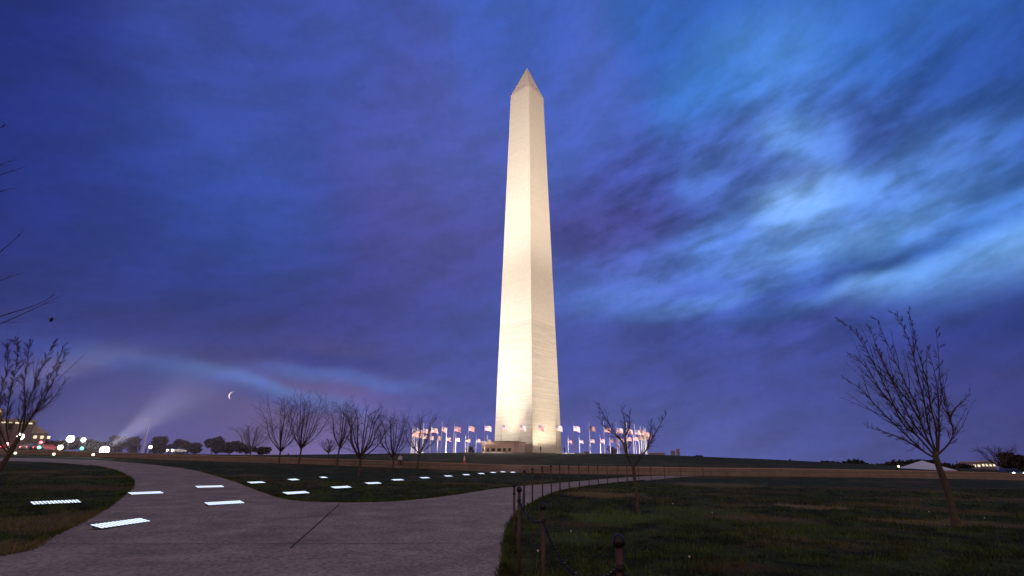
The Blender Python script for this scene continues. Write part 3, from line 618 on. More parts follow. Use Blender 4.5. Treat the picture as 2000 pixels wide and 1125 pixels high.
stem_tree('leaning bare tree on the right lawn with its crown swept to the left', g, [(1868, 1031), (1858, 985), (1846, 945), (1835, 915), (1828, 893), (1828, 882)], [
    [(1827, 895), (1802, 880), (1770, 850), (1747, 828), (1724, 806), (1700, 780), (1678, 757), (1645, 738)],
    [(1824, 888), (1790, 850), (1762, 826), (1740, 778), (1718, 733), (1690, 680), (1668, 648), (1642, 626)],
    [(1826, 884), (1808, 850), (1799, 825), (1792, 795), (1770, 752), (1745, 698), (1728, 660), (1712, 622)],
    [(1828, 884), (1815, 840), (1806, 790), (1794, 740), (1780, 680), (1762, 635), (1748, 612)],
    [(1830, 884), (1828, 835), (1818, 795), (1812, 750), (1800, 712), (1786, 660), (1775, 607)],
    [(1830, 890), (1852, 868), (1861, 850), (1860, 832), (1854, 815), (1845, 787), (1836, 745), (1833, 690), (1827, 640)],
    [(1855, 818), (1866, 797), (1880, 785), (1894, 768)], [(1802, 880), (1772, 862), (1735, 846), (1692, 834)],
    [(1832, 888), (1834, 850), (1834, 820), (1832, 780), (1826, 730), (1812, 680)], [(1790, 850), (1752, 800), (1722, 765), (1690, 716), (1660, 690)],
    [(1799, 825), (1775, 785), (1748, 750), (1716, 690), (1700, 640)], [(1826, 880), (1786, 830), (1764, 790), (1730, 720), (1712, 676)]], 13.6, 5, .085, .025, .62, 10, .42, spread=.75, up=.15, second=7, L2=1.3)
g = ground(1247, 1002); gyd = g.y
stem_tree('small bare sapling on the right lawn with a few forked branches', g, [(1247, 1002), (1243, 965), (1239, 930), (1236, 912)], [
    [(1237, 916), (1226, 892), (1215, 862), (1194, 836), (1180, 812), (1168, 788)], [(1226, 892), (1222, 862), (1221, 842), (1219, 818), (1214, 797)],
    [(1237, 914), (1252, 893), (1264, 876), (1276, 852), (1290, 828), (1300, 810)], [(1215, 862), (1200, 848), (1182, 835), (1170, 815)], [(1222, 850), (1230, 832), (1229, 808)], [(1264, 876), (1270, 850), (1272, 826)]],
    gyd, 9, .055, .026, .35, 13, .42, spread=.9, up=.1, second=3, L2=.5)
# left tree at the frame edge
TIP = .0026
g = at(-14, 938, 27); g.z = gz(g.x, g.y)
stem_tree('bare tree at the left edge with a crown sweeping up to the right', g, [(-14, 940), (4, 910), (22, 880), (40, 850)], [
    [(40, 852), (52, 830), (75, 790), (92, 750), (110, 710), (124, 676)], [(46, 842), (62, 815), (88, 775), (108, 735), (128, 690)], [(34, 860), (42, 820), (60, 775), (72, 740), (90, 700), (106, 668)],
    [(22, 880), (12, 830), (18, 780), (28, 735), (34, 690), (30, 664)], [(20, 884), (-2, 830), (2, 770), (14, 720), (16, 676)], [(42, 850), (50, 800), (48, 750), (54, 700), (60, 668)], [(66, 808), (92, 790), (114, 765), (128, 740)], [(18, 888), (-20, 840), (-34, 790), (-30, 720)]],
    27, 12, .13, .034, 1.2, 9, .9, spread=.62, up=.2, second=4, L2=2.2)
# tree outside the frame whose twigs reach in
g = at(-330, 1060, 9); g.z = gz(g.x, g.y)
stem_tree('tree beyond the left edge with thin bare branch tips reaching into view', g, [(-330, 1080), (-325, 900), (-315, 760), (-310, 700)], [
    [(-310, 740), (-200, 700), (-100, 665), (0, 632), (60, 606), (122, 576)], [(-312, 730), (-190, 690), (-90, 652), (0, 618), (70, 596), (108, 575)], [(-310, 700), (-180, 600), (-60, 530), (0, 492), (46, 452)],
    [(-310, 690), (-160, 610), (-60, 570), (0, 548), (46, 532)], [(-312, 660), (-180, 480), (-80, 380), (0, 342), (38, 330)], [(-312, 650), (-180, 450), (-80, 360), (0, 322), (24, 314)], [(-312, 650), (-190, 500), (-80, 410), (0, 374), (28, 368)], [(-312, 640), (-200, 420), (-80, 290), (0, 250), (8, 240)], [(-312, 650), (-310, 400), (-280, 200)]],
    9, 31, .16, .018, .8, 2, .5, depth=1, spread=.35)

# ------------------------------------------------------------------ leafy and distant trees
M_ever = mat('evergreen', (.016, .018, .011), .9, (.040, .038, .022), 1.2); M_rust = mat('rust_foliage', (.050, .028, .022), .9, (.085, .048, .036), .8); M_far = mat('far_foliage', (.018, .017, .016), .95, (.035, .030, .028), .5)
def leafy(label, base, w, h, m, seed, n=900, ls=.35, name='evergreen_tree', group=None, lobes=6, trunk=.18):
    r = np.random.default_rng(seed); t = thing(name, label, 'tree', base, group=group)
    tk = MB(); tk.tube([(0, 0, -.2), (0, 0, h * .4), (.1, 0, h * .75)], [.18, .13, .05], 6); tk.build('trunk', M_bark, t)
    C = np.column_stack([r.uniform(-.33, .33, lobes) * w, r.uniform(-.3, .3, lobes) * w, r.uniform(.28, .78, lobes) * h]); S = r.uniform(.16, .30, lobes)
    k = r.integers(0, lobes, n); d = r.normal(size=(n, 3)); d /= np.linalg.norm(d, axis=1)[:, None]; rad = r.uniform(.35, 1.05, n) ** .6
    p = C[k] + d * rad[:, None] * S[k][:, None] * np.array([w, w, h * .85]); p[:, 2] = np.maximum(p[:, 2], .15)
    u = r.normal(size=(n, 3)); u /= np.linalg.norm(u, axis=1)[:, None]; v = np.cross(u, r.normal(size=(n, 3))); v /= np.linalg.norm(v, axis=1)[:, None]
    s = (ls * r.uniform(.5, 1.3, n))[:, None]; V = np.stack([p - u * s - v * s * .6, p + u * s - v * s * .5, p + u * s * .8 + v * s * .6, p - u * s * .7 + v * s * .5], 1).reshape(-1, 3)
    o = np_mesh('crown', V, np.arange(4 * n).reshape(-1, 4), m); o.parent = t; return t
def on(px, Yd, dz=0.0):
    p = at(px, 900, Yd); p.z = gz(p.x, p.y) + dz; return p
def up_to(px, top, p): return at(px, top, p.y).z - p.z
def sz(wpx, Yd): return wpx * Yd * math.cos(R(20)) / FPX
for k, (px, top, w, lab) in enumerate([(372, 862, 34, 'dark clipped evergreen at the left end of the hedge row'), (410, 853, 40, 'tallest dark evergreen in the hedge row by the road'), (445, 862, 50, 'broad dark evergreen right of the tallest one'), (478, 868, 34, 'low dark evergreen under the grey bare tree'), (510, 873, 26, 'small dark shrub at the right end of the hedge row')]):
    p = on(px, 150); leafy(lab, p, sz(w, 150), up_to(px, top, p), M_ever, 40 + k, 1100, .45, group='dark evergreens in the hedge row', lobes=8)
for k, (px, top, w, lab) in enumerate([(232, 850, 60, 'rust brown tree behind the bright lamp'), (300, 850, 44, 'rust brown tree behind the two standing people'), (345, 856, 44, 'rust brown tree over the car headlamps'), (178, 858, 50, 'brown tree between the two white lamps')]):
    p = on(px, 170); leafy(lab, p, sz(w, 170), up_to(px, top, p), M_rust, 60 + k, 1300, .40, 'autumn_tree', 'rust brown trees beyond the road', 9)
for k, (px, top, half, Yd, lab) in enumerate([(487, 826, 40, 140, 'grey bare tree with a rounded crown behind the hedge row'), (1950, 872, 42, 120, 'dark spreading bare tree above the parked car with headlamps'), (640, 858, 22, 190, 'faint far bare tree behind the lawn row, low'), (1222, 850, 30, 205, 'far bare tree among the right flags')]):
    p = on(px, Yd); H_ = max(3, up_to(px, top, p)); t, cr = vase_tree(lab, p, H_, H_ * .2, sz(half, Yd), 10, .22, 200 + k, 8, 3, .03, name='bare_tree'); fin(cr, t)
for k, (px, top, w, Yd, m) in enumerate([(1745, 906, 60, 190, M_far), (1790, 898, 70, 190, M_far), (1850, 902, 60, 200, M_far), (1985, 884, 60, 125, M_far), (915, 866, 22, 225, M_far), (1196, 868, 26, 225, M_far), (1146, 880, 14, 225, M_far), (60, 852, 80, 180, M_rust), (5, 850, 80, 185, M_rust), (110, 846, 70, 190, M_rust)]):
    lab = ['dark far tree left of the white marquee', 'dark far tree rising behind the white marquee', 'dark far tree right of the white marquee', 'dark tree at the right edge by the parked car', 'dark far tree left of the low tan building', 'dark far tree behind the right flags', 'low dark far bush right of the obelisk', 'brown tree in front of the domed building, middle', 'brown tree before the domed building at the edge', 'brown tree at the right end of the domed building'][k]
    p = on(px, Yd); leafy(lab, p, sz(w, Yd), max(1.5, up_to(px, top, p)), m, 80 + k, 1200 if w > 40 else 260, .5 if w > 40 else .35, 'far_tree' if m is M_far else 'autumn_tree', None, 9)
# far wood along the right horizon: one mass
r = np.random.default_rng(5); n = 16000; ax = r.uniform(R(12), R(62), n); rr = r.uniform(380, 460, n)
top = 7 + 4.5 * (np.sin(ax * 23) * .5 + np.sin(ax * 57 + 1) * .35 + np.sin(ax * 131) * .25); x = rr * np.sin(ax); y = rr * np.cos(ax)
z = height(x, y) + top * r.uniform(0, 1, n) ** .7
p = np.column_stack([x, y, z]); u = r.normal(size=(n, 3)); u /= np.linalg.norm(u, axis=1)[:, None]; v = np.cross(u, r.normal(size=(n, 3))); v /= np.linalg.norm(v, axis=1)[:, None]
V = np.stack([p - u - v * .7, p + u - v * .6, p + u * .8 + v * .7, p - u * .8 + v * .6], 1).reshape(-1, 3)
o = np_mesh('far_wood', V, np.arange(4 * n).reshape(-1, 4), M_far); o['kind'] = 'stuff'; o['label'] = 'dark low wood along the right horizon'

# ------------------------------------------------------------------ posts and chain along the lawn edge
M_post = mat('rusty_post', (.045, .026, .022), .55, (.09, .052, .042), 14, metal=.3); M_iron = mat('black_iron', (.02, .02, .022), .4, metal=.6)
pp = [(at(1460, 1085, 2.5).x, 2.5, 1.05)]
def post_from_top(px, py, Yd):
    p = at(px, py, Yd); z = gz(p.x, p.y); return (p.x, Yd, p.z - z)
P1, P2, P3 = post_from_top(1207, 1042, 3.25), post_from_top(1060, 981, 5.7), post_from_top(1014, 950, 7.4)
P4 = post_from_top(1004.5, 944, 10.0)
near_posts = [P1, P2, P3, P4]
far_posts = []
for px, py in [(1024, 999), (1040, 986), (1060, 977), (1077, 967), (1094, 962), (1112, 957), (1132, 954.5), (1151, 951), (1169, 949), (1187, 945.5), (1207, 943.5), (1226, 942), (1248, 940), (1272, 938), (1299, 935), (1330, 932.5), (1374, 931)]:
    g = ground(px, py); far_posts.append((g.x, g.y, 1.12))
def make_post(h, rad, label, loc):
    t = thing('chain_post', label, 'post', loc, group='thin metal posts along the lawn edge')
    b = MB(); b.lathe((0, 0, 0), [(rad, -.2), (rad, h - .07)], 10); b.build('post', M_post, t, True)
    c = MB(); c.lathe((0, 0, h - .072), [(rad * 1.2, 0), (rad * 1.75, .012), (rad * 1.85, .035), (rad * 1.4, .058), (rad * .5, .072)], 12); c.build('cap', M_iron, t, True)
    e = MB(); e.lathe((0, 0, h - .20), [(rad * 1.25, 0), (rad * 1.35, .02), (rad * 1.25, .04)], 10); e.build('chain_collar', M_iron, t); return t
allp = []
labs = ['rusty post with black ball cap nearest the camera in the right grass', 'rusty capped post second from the camera, left end of the sagging chain', 'thin capped post at the path edge, right one of the close pair', 'thin capped post at the path edge, left one of the close pair']
for (x, y, h), lab in zip(near_posts, labs):
    z = gz(x, y); make_post(h, .021, lab, (x, y, z)); allp.append((x, y, z, h))
for k, (x, y, h) in enumerate(far_posts):
    z = gz(x, y); make_post(h, .024, 'thin dark post beside the bending path, %s beyond the close pair' % (ORD + ['seventeenth', 'eighteenth'])[k], (x, y, z)); allp.append((x, y, z, h))
def chain(a, b, sag, label):
    A = Vector((a[0], a[1], a[2] + a[3] - .18)); B = Vector((b[0], b[1], b[2] + b[3] - .18)); L = (B - A).length + sag * .9; n = int(L / .042)
    mb = MB()
    for i in range(n):
        f0, f1 = i / n, (i + 1.35) / n
        c = lambda f: A.lerp(B, f) - Vector((0, 0, sag * 4 * f * (1 - f)))
        p, q = c(f0), c(min(f1, 1)); d = (q - p).normalized(); s = d.cross(Vector((0, 0, 1))).normalized(); w = s if i % 2 else s.cross(d)
        m = (p + q) / 2; hl = (q - p).length / 2; pts = [m + d * (hl * math.cos(t)) + w * (.013 * math.sin(t)) for t in np.linspace(0, 2 * math.pi, 9)]
        mb.tube(pts, .0042, 4, False)
    o = mb.build('chain', M_iron, smooth=True); tag(o, label, 'chain', 'black chains between the near posts')
PR = (1.5, .9, gz(1.5, .9), 1.05)
make_post(1.05, .021, 'rusty capped post beyond the bottom edge, right of the nearest post', PR[:3])
chain(allp[0], allp[1], .25, 'black chain sagging low between the two nearest posts'); chain(allp[1], allp[2], .10, 'black chain from the second post to the close pair')
chain(allp[2], allp[4], .35, 'black chain dropping steeply beside the close pair of posts'); chain(allp[0], PR, .4, 'black chain running off the bottom right from the nearest post')

# ------------------------------------------------------------------ lit grates in the ground
M_led = emat('led', (.66, .80, 1.0), 1.55); M_frame = mat('grate_frame', (.05, .05, .06), .4, metal=.7)
GL = [((174, 1038), (291, 1017), 'large glowing slatted panel nearest the camera on the path'), ((62, 989), (152, 983), 'glowing slatted panel alone in the left grass'), ((253, 968), (315, 964), 'glowing slatted panel at the left path edge by the grass bulge'), ((403, 989), (472, 983), 'glowing slatted panel in mid path, nearer of two'), ((384, 954), (434, 952), 'glowing slatted panel in mid path, farther of two'), ((481, 946.5), (519, 944), 'glowing slatted panel at the left rim of the middle lawn'), ((552, 969), (603, 964), 'glowing slatted panel at the front tip of the middle lawn'), ((556, 940.5), (589, 938), 'glowing slatted panel left of the two in the back row of the lawn'), ((617, 935.5), (645, 933.5), 'glowing slatted panel at the right end of the back row on the lawn')]
GL += [((a, b), (c, d), 'glowing slatted panel %s from the front tip in the long lawn row' % ORD[k + 1]) for k, (a, b, c, d) in enumerate([(648, 956.5, 684, 953.5), (714, 947.5, 743, 945.5), (763, 940.5, 789, 938.5), (817, 936, 841, 934), (865, 932, 886, 931), (902, 929.5, 919, 928), (932, 927, 948, 926), (956, 924.8, 970, 923.8), (977, 923, 988, 922), (995, 921.2, 1008, 920.5)])]
gp_ = thing('light_panel', GL[0][2], 'light', group='glowing slatted panels along the path')
fb = MB(); LG, WG = 1.35, .30
TL = R(13); ct, st_ = math.cos(TL), math.sin(TL)
def tilt(mb): mb.v = [(x, y * ct - z * st_, y * st_ + z * ct + .5 * WG * st_ + .015) for x, y, z in mb.v]; return mb
for s in (-1, 1): fb.box((0, s * (WG / 2 + .008), -.003), (LG + .03, .015, .012)); fb.box((s * (LG / 2 + .008), 0, -.003), (.015, WG, .012))
fb.box((0, 0, -.006), (LG, WG, .010)); tilt(fb).build('frame', M_frame, gp_)
lb = MB()
for k in range(13): lb.box((-LG / 2 + (k + .5) * LG / 13, 0, .0002), (LG / 13 * .55, WG - .02, .002))
for q in (-.10, 0, .10): lb.box((0, q, .0016), (LG, .010, .0006))
tilt(lb).build('glowing_slats', M_led, gp_)
for s in (-1, 1): sb = MB(); sb.box((s * LG * .4, WG / 2 * ct, WG * st_ / 2), (.03, .03, WG * st_)); sb.build('support_leg', M_frame, gp_)
for i, (a, b, lab) in enumerate(GL):
    if DBG: A, B = ground(*a), ground(*b); print('GRATE', i, tuple(round(v, 2) for v in A), (B - A).length, math.degrees(math.atan2((B - A).y, (B - A).x)))
    o = gp_ if i == 0 else dup(gp_); A, B = ground(*a), ground(*b); c = (A + B) / 2; o['label'] = lab
    hd = math.degrees(math.atan2((B - A).y, (B - A).x)); hd = min(max(hd, 58), 92) if i < 9 else 68
    c.y = min(c.y, float(wall_y(c.x)) - 1.0); o.location = (c.x, c.y, gz(c.x, c.y) + (.012 if inside(np.array([[c.x, c.y]]), PATH)[0] else .03)); o.rotation_euler = (0, 0, R(hd)); s = 1.1 if i == 0 else .88; o.scale = (s, 1, 1)

# ------------------------------------------------------------------ far left: lamps, signals, cars, building
def street_lamp(px, py, Yd, rad, col, s, label, name='street_lamp', arm=0.0, point=0, cat='lamp'):
    if rad > .25: rad *= 1.35
    p = at(px, py, Yd); H_ = p.z; p.z = gz(p.x, p.y); H_ -= p.z; t = thing(name, label, cat, p); b = MB(); b.lathe((0, 0, 0), [(.11, -.2), (.10, .3), (.06, .35), (.05, max(.4, H_ - rad))], 8); b.build('pole', M_house, t)
    l = MB(); l.ball((0, 0, H_), rad, 12, 1.1); lo = l.build('lamp_globe', emat('lamp_glow', col, s), t, True)
    c = MB(); c.lathe((0, 0, H_ + rad * .9), [(rad * .6, 0), (rad * .75, .04), (rad * .2, .16)], 10); c.build('lamp_cap', M_house, t)
    if point:
        ld = bpy.data.lights.new('lamp_light', 'POINT'); ld.energy = point; ld.color = col; ld.shadow_soft_size = rad; q = link(bpy.data.objects.new('lamp_light', ld)); q.parent = t; q.location = (0, -rad * 1.6, H_)
    return t
street_lamp(40, 853, 105, .42, (1, .95, .85), 9, 'street lamp with a warm white globe under the left edge tree', point=1500)
street_lamp(138, 857, 105, .46, (.85, .90, 1), 10, 'street lamp with a cold white globe, tallest of the left lights', point=1500)
street_lamp(118, 874, 110, .34, (1, .78, .35), 6, 'yellow glowing lamp between the green signals', point=500)
street_lamp(204, 880, 85, .48, (1, .92, .86), 12, 'very bright warm white lamp near the path bend', point=3500)
street_lamp(294, 873, 120, .26, (1, .86, .74), 6, 'small warm lamp behind the two standing people')
for px, py, Yd, lab in [(30, 885, 80, 'low pale path light at the far left'), (105, 887, 78, 'low pale path light below the yellow lamp'), (182, 888, 76, 'low pale path light left of the bright lamp'), (1585, 918, 60, 'low yellow path light on the wall line, left of two'), (1709, 921, 62, 'low yellow path light on the wall line, right of two'), (1755, 911, 100, 'small white lamp left of the marquee')]:
    street_lamp(px, py, Yd, .17, (1, .92, .60), 3.5, lab, 'path_light', cat='path light')
def signal(px, py, Yd, lit, label):
    p = at(px, py, Yd); H_ = p.z; p.z = gz(p.x, p.y); H_ -= p.z; t = thing('traffic_light', label, 'traffic light', p); b = MB(); b.lathe((0, 0, 0), [(.1, -.2), (.08, max(.5, H_ - .9))], 8); b.build('pole', M_house, t)
    h = MB(); h.box((0, 0, H_), (.5, .4, 1.5)); ho = h.build('signal_housing', M_house, t)
    for k, (nm_, c) in enumerate((('red_lens', (1, .05, .08)), ('amber_lens', (1, .6, .05)), ('green_lens', (.05, .85, .50)))):
        l = MB(); l.ball((0, -.2, H_ + .48 - .48 * k), .23 if not lit[k] else .30, 10); l.build(nm_, emat('signal_' + nm_, c, lit[k]) if lit[k] else M_glass, ho, True)
signal(80, 869, 105, (3, 0, 4), 'traffic light showing red above green beside the left lamp'); signal(163, 871, 105, (0, 0, 5), 'green traffic light right of the cold white lamp'); signal(15, 872, 105, (5, 0, 0), 'red traffic light at the far left'); 
street_lamp(163, 859, 108, .30, (.9, 1, .9), 7, 'pale lamp just above the green traffic light')
p = on(274, 140); t = thing('street_lamp', 'tall thin unlit lamp post with a bent arm against the sky', 'lamp', p); H_ = up_to(274, 818, p)
b = MB(); b.lathe((0, 0, 0), [(.14, -.2), (.09, H_ * .8), (.07, H_ * .86)], 8); b.build('pole', M_pole, t); b = MB(); b.tube([(0, 0, H_ * .86), (-.1, 0, H_ * .93), (-.5, 0, H_ * .99)], .06, 6); b.build('arm', M_pole, t); b = MB(); b.box((-.9, 0, H_), (.9, .3, .18)); b.build('lamp_head', M_pole, t)
M_tail = emat('tail_lamp', (1, .06, .10), 5); M_headl = emat('head_lamp', (1, .93, .72), 14); M_tyre = mat('tyre', (.012, .012, .012), .9); M_gl = mat('car_glass', (.02, .022, .03), .1, spec=.6)
def car(label, loc, rz, paint, lamp_m, front, group=None, name='parked_car'):
    t = thing(name, label, 'car', loc, rz, group); P = [(-2.2, .35), (-2.25, .75), (-2.1, .95), (-1.7, 1.0), (-1.2, 1.42), (.25, 1.46), (1.0, 1.0), (1.95, .85), (2.2, .7), (2.2, .35)]
    def ext(prof, w, taper=1.0):
        mb = MB(); n = len(prof)
        vs = [(x, s * w * (taper if z > 1.05 else 1), z) for s in (-1, 1) for x, z in prof]; mb.add(vs, [tuple(range(n))[::1], tuple(range(n, 2 * n))[::-1]] + [(i, i + n, (i + 1) % n + n, (i + 1) % n) for i in range(n)]); return mb
    ext(P, .88, .82).build('body', paint, t)
    for s in (-1, 1):
        g = MB(); g.add([(x, s * (.80 if z < 1.1 else .742) + s * .03, z) for x, z in ((-1.45, 1.04), (-1.1, 1.36), (.18, 1.38), (.75, 1.04))], [(0, 1, 2, 3)]); g.build('side_window', M_gl, t)
        for x in (-1.4, 1.4):
            w = MB(); n = 14; w.add([(x + .33 * math.cos(2 * math.pi * i / n), s * y, .33 + .33 * math.sin(2 * math.pi * i / n)) for y in (.70, .90) for i in range(n)], [tuple(range(n)), tuple(range(n, 2 * n))] + [(i, (i + 1) % n, (i + 1) % n + n, i + n) for i in range(n)]); w.build('wheel', M_tyre, t)
        l = MB(); l.ball(((2.14 if front else -2.2), s * .62, .72), .19 if front else .12, 8); l.build('headlight' if front else 'tail_light', lamp_m, t)
    ws = MB(); ws.add([(.32, -.66, 1.44), (1.0, -.78, 1.03), (1.0, .78, 1.03), (.32, .66, 1.44)], [(0, 1, 2, 3)]); ws.build('windscreen', M_gl, t, loc=(.03, 0, .02)); return t
M_red = mat('red_paint', (.22, .02, .03), .3, spec=.5); M_grey = mat('grey_paint', (.12, .12, .13), .3, spec=.5); M_black = mat('black_paint', (.02, .02, .022), .3, spec=.5)
for px, py, rz, pm_, lab in [(20, 878, 80, M_red, 'red car with glowing tail lights at the far left'), (52, 878, 100, M_grey, 'grey car with tail lights under the left white lamp'), (84, 878, 75, M_red, 'dark red car with tail lights below the red and green signal')]:
    p = on(px, 112); car(lab, p, R(rz), pm_, M_tail, False, 'cars on the far left road')
p = on(340, 125); car('car with bright headlamps among the rust brown trees', p, R(-95), M_grey, M_headl, True)
p = at(1975, 925, 78); p.z = gz(p.x, p.y); p.z = at(1975, 925, 78).z - .72; car('dark car with blazing headlamps under the spreading tree at right', p, R(-110), M_black, M_headl, True)
# lit stone building with a hipped roof
M_lime = mat('limestone', (.13, .105, .10), .8, (.19, .15, .14), .4); M_tile = mat('roof_stone', (.30, .25, .19), .8, (.38, .32, .24), .6); M_lit = emat('lit_window', (1, .82, .52), 1.1)
p = at(60, 850, 170); DM = math.hypot(p.x, p.y); azm = math.atan2(p.x, p.y); p.z = gz(p.x, p.y)
def lx(px, py): d = ray(px, py); return DM * math.tan(math.atan2(d.x, d.y) - azm)
def lz(px, py): d = ray(px, py); return EYE + d.z / math.hypot(d.x, d.y) * DM - p.z
H0 = lz(60, 824); z2 = lz(97, 847); w2 = lx(97, 847); wa = lx(8, 797); HA = lz(4, 796)
t = thing('museum_building', 'stone building with a lit cornice and sloping end roof at the far left', 'building', p, -azm)
b = MB(); b.box((-20, 9, H0 / 2 - 1), (40, 18, H0 + 2)); b.build('wall', M_lime, t)
b = MB(); b.box((-20, 9, H0 + .33), (40.8, 18.8, .64)); b.build('cornice', M_tile, t)
b = MB(); b.add([(.01, 0, z2), (w2, 0, z2), (w2, 16, z2), (.01, 16, z2), (.01, 2, H0 - .3), (.01, 14, H0 - .3)], [(0, 1, 4), (1, 2, 5, 4), (2, 3, 5), (3, 0, 4, 5), (3, 2, 1, 0)]); b.build('roof', M_tile, t)
b = MB(); b.box((w2 / 2 - .2, 8, z2 / 2 - 1), (w2 - .6, 15, z2 + 1.9)); b.build('wing', M_lime, t)
b = MB(); b.box((wa - 10, 9, (H0 + HA) / 2 + .3), (20, 10, HA - H0 - .7)); b.build('attic', M_lime, t)
for k in range(7):
    b = MB(); b.box((-1.0 - k * 1.6, -.06, H0 - .5), (.9, .3, .42)); b.build('window', M_lit, t)
for k in range(3):
    b = MB(); b.box((wa - .9 - k * 1.5, 3.9, HA - 1.0), (.9, .4, .8)); b.build('window', M_lit, t)
for k in range(3):
    b = MB(); b.box((1.2 + k * 1.7, .4, z2 - 1.2), (.8, .4, .9)); b.build('window', M_lit, t)

# ------------------------------------------------------------------ far right: marquee, people, buildings
M_canvas = mat('white_canvas', (.50, .54, .66), .7)
p = on(1800, 88); p.z = at(1797, 918.5, 88).z - 2.2; t = thing('marquee', 'white marquee tent with a pyramid roof beyond the wall at right', 'tent', p, R(28))
b = MB(); hw = 3.3; b.add([(-hw, -hw, 2.2), (hw, -hw, 2.2), (hw, hw, 2.2), (-hw, hw, 2.2), (0, 0, 3.75)], [(0, 1, 4), (1, 2, 4), (2, 3, 4), (3, 0, 4)]); b.build('roof', M_canvas, t)
for x in (-1, 1):
    for y in (-1, 1): b = MB(); b.lathe((x * 3.2, y * 3.2, 0), [(.05, -1.5), (.05, 2.2)], 6); b.build('tent_pole', M_pole, t)
b = MB(); b.add([(-hw, -hw - .005, 1.9), (hw, -hw - .005, 1.9), (hw, -hw - .005, 2.2), (-hw, -hw - .005, 2.2)], [(0, 1, 2, 3)]); b.build('valance', M_canvas, t)
M_hazed_concrete = mat('hazed_concrete', (.20, .20, .27), .9)  # pale bluish tint puts distance haze into the wall colour
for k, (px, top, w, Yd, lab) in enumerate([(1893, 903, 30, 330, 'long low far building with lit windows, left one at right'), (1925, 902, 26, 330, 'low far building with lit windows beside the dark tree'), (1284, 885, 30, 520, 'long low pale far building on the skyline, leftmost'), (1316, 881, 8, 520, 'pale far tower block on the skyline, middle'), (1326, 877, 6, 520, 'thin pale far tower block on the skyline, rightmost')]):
    p = on(px, Yd); H_ = up_to(px, top, p); ww = sz(w, Yd); t = thing('far_building', lab, 'building', p, -math.atan2(p.x, p.y)); b = MB(); b.box((0, 5, H_ / 2 - 2), (ww, 10, H_ + 4)); b.build('wall', M_hazed_concrete, t); b = MB(); b.box((0, 5, H_ + .3), (ww * 1.03, 10.4, .59)); b.build('roof', M_roof, t)
    for q in range(5 if k < 2 else 2):
        b = MB(); b.box((-ww * .4 + q * ww * (.2 if k < 2 else .7), -.05, H_ - (2.0 if k < 2 else 4)), (ww * .12, .3, 1.3)); b.build('window', M_lit if k < 2 else M_glass, t)

# ------------------------------------------------------------------ people, cone, markers
def person(label, loc, rz, joints, radii, edges, tops, skin, shirt, trouser, hair_m, head):
    t = thing('person', label, 'person', loc, rz); bm = bpy.data.meshes.new('body'); bm.from_pydata(joints, edges, []); o = link(bpy.data.objects.new('body', bm)); o.parent = t
    md = o.modifiers.new('skin', 'SKIN'); ss = o.modifiers.new('sub', 'SUBSURF'); ss.levels = ss.render_levels = 2
    for i, rr_ in enumerate(radii): o.data.skin_vertices[0].data[i].radius = (rr_, rr_ * .8) if i < 3 else (rr_, rr_)
    o.data.skin_vertices[0].data[0].use_root = True
    dg = bpy.context.evaluated_depsgraph_get(); me = bpy.data.meshes.new_from_object(o.evaluated_get(dg)); o.modifiers.clear(); o.data = me; me.name = 'body'
    for m in (skin, shirt, trouser): me.materials.append(m)
    for f in me.polygons:
        c = f.center; f.material_index = tops(c)
        f.use_smooth = True
    h = MB(); h.lathe((head[0], head[1], head[2]), [(.02, -.13), (.062, -.10), (.08, -.03), (.092, .04), (.075, .10), (.02, .128)], 12); hd = h.build('head', skin, t, True)
    n_ = MB(); n_.box((head[0], head[1] - .095, head[2] - .01), (.022, .035, .04)); n_.build('nose', skin, hd)
    hh = MB(); hh.lathe((head[0], head[1] + .014, head[2] + .015), [(.094, -.02), (.103, .045), (.085, .105), (.02, .137)], 12); hh.build('hair', hair_m, t, True); return t
M_skin = mat('skin', (.35, .20, .14), .6); M_white = mat('white_top', (.62, .58, .58), .8); M_dk = mat('dark_trousers', (.018, .016, .024), .8); M_hair = mat('hair', (.02, .014, .01), .7); M_coat = mat('dark_coat', (.03, .024, .026), .8); M_lt = mat('pale_coat', (.26, .20, .19), .8)
ED = [(0, 1), (1, 2), (2, 3), (2, 4), (4, 5), (5, 6), (2, 7), (7, 8), (8, 9), (0, 10), (10, 11), (11, 12), (0, 13), (13, 14), (14, 15), (12, 16), (15, 17)]
RAD = [.13, .125, .14, .05, .055, .042, .034, .055, .042, .034, .085, .06, .042, .085, .06, .042, .035, .035]
sit = [(0, 0, .10), (0, 0, .32), (0, .02, .52), (0, 0, .62), (.19, 0, .50), (.24, -.03, .26), (.18, -.2, .12), (-.19, 0, .50), (-.24, -.03, .26), (-.18, -.2, .12), (.1, -.2, .09), (.11, -.45, .05), (.11, -.46, -.38), (-.1, -.2, .09), (-.11, -.45, .05), (-.11, -.44, -.38), (.12, -.60, -.42), (-.12, -.58, -.42)]
stand = [(0, 0, .95), (0, 0, 1.18), (0, 0, 1.38), (0, -.01, 1.48), (.19, 0, 1.36), (.24, .01, 1.10), (.24, -.06, .86), (-.19, 0, 1.36), (-.24, .01, 1.10), (-.23, -.07, .86), (.1, 0, .85), (.11, -.02, .48), (.12, .02, .08), (-.1, 0, .85), (-.11, -.02, .48), (-.12, .02, .08), (.14, -.13, .04), (-.14, -.13, .04)]
xw = at(781, 903, 62.5).x; yw = float(wall_y(xw)) + .22; zw = float(hA(np.array([xw]), np.array([wall_y(xw)]))[0]) + .78
person('person in a pale top and dark trousers sitting on the wall by a tree', (xw, yw - .05, zw), R(8), sit, RAD, ED, lambda c: 1 if c.z > .16 and c.y > -.16 else (0 if c.z > .09 and abs(c.x) > .15 and c.y < -.17 else 2), M_skin, M_white, M_dk, M_hair, (0, -.02, .76))
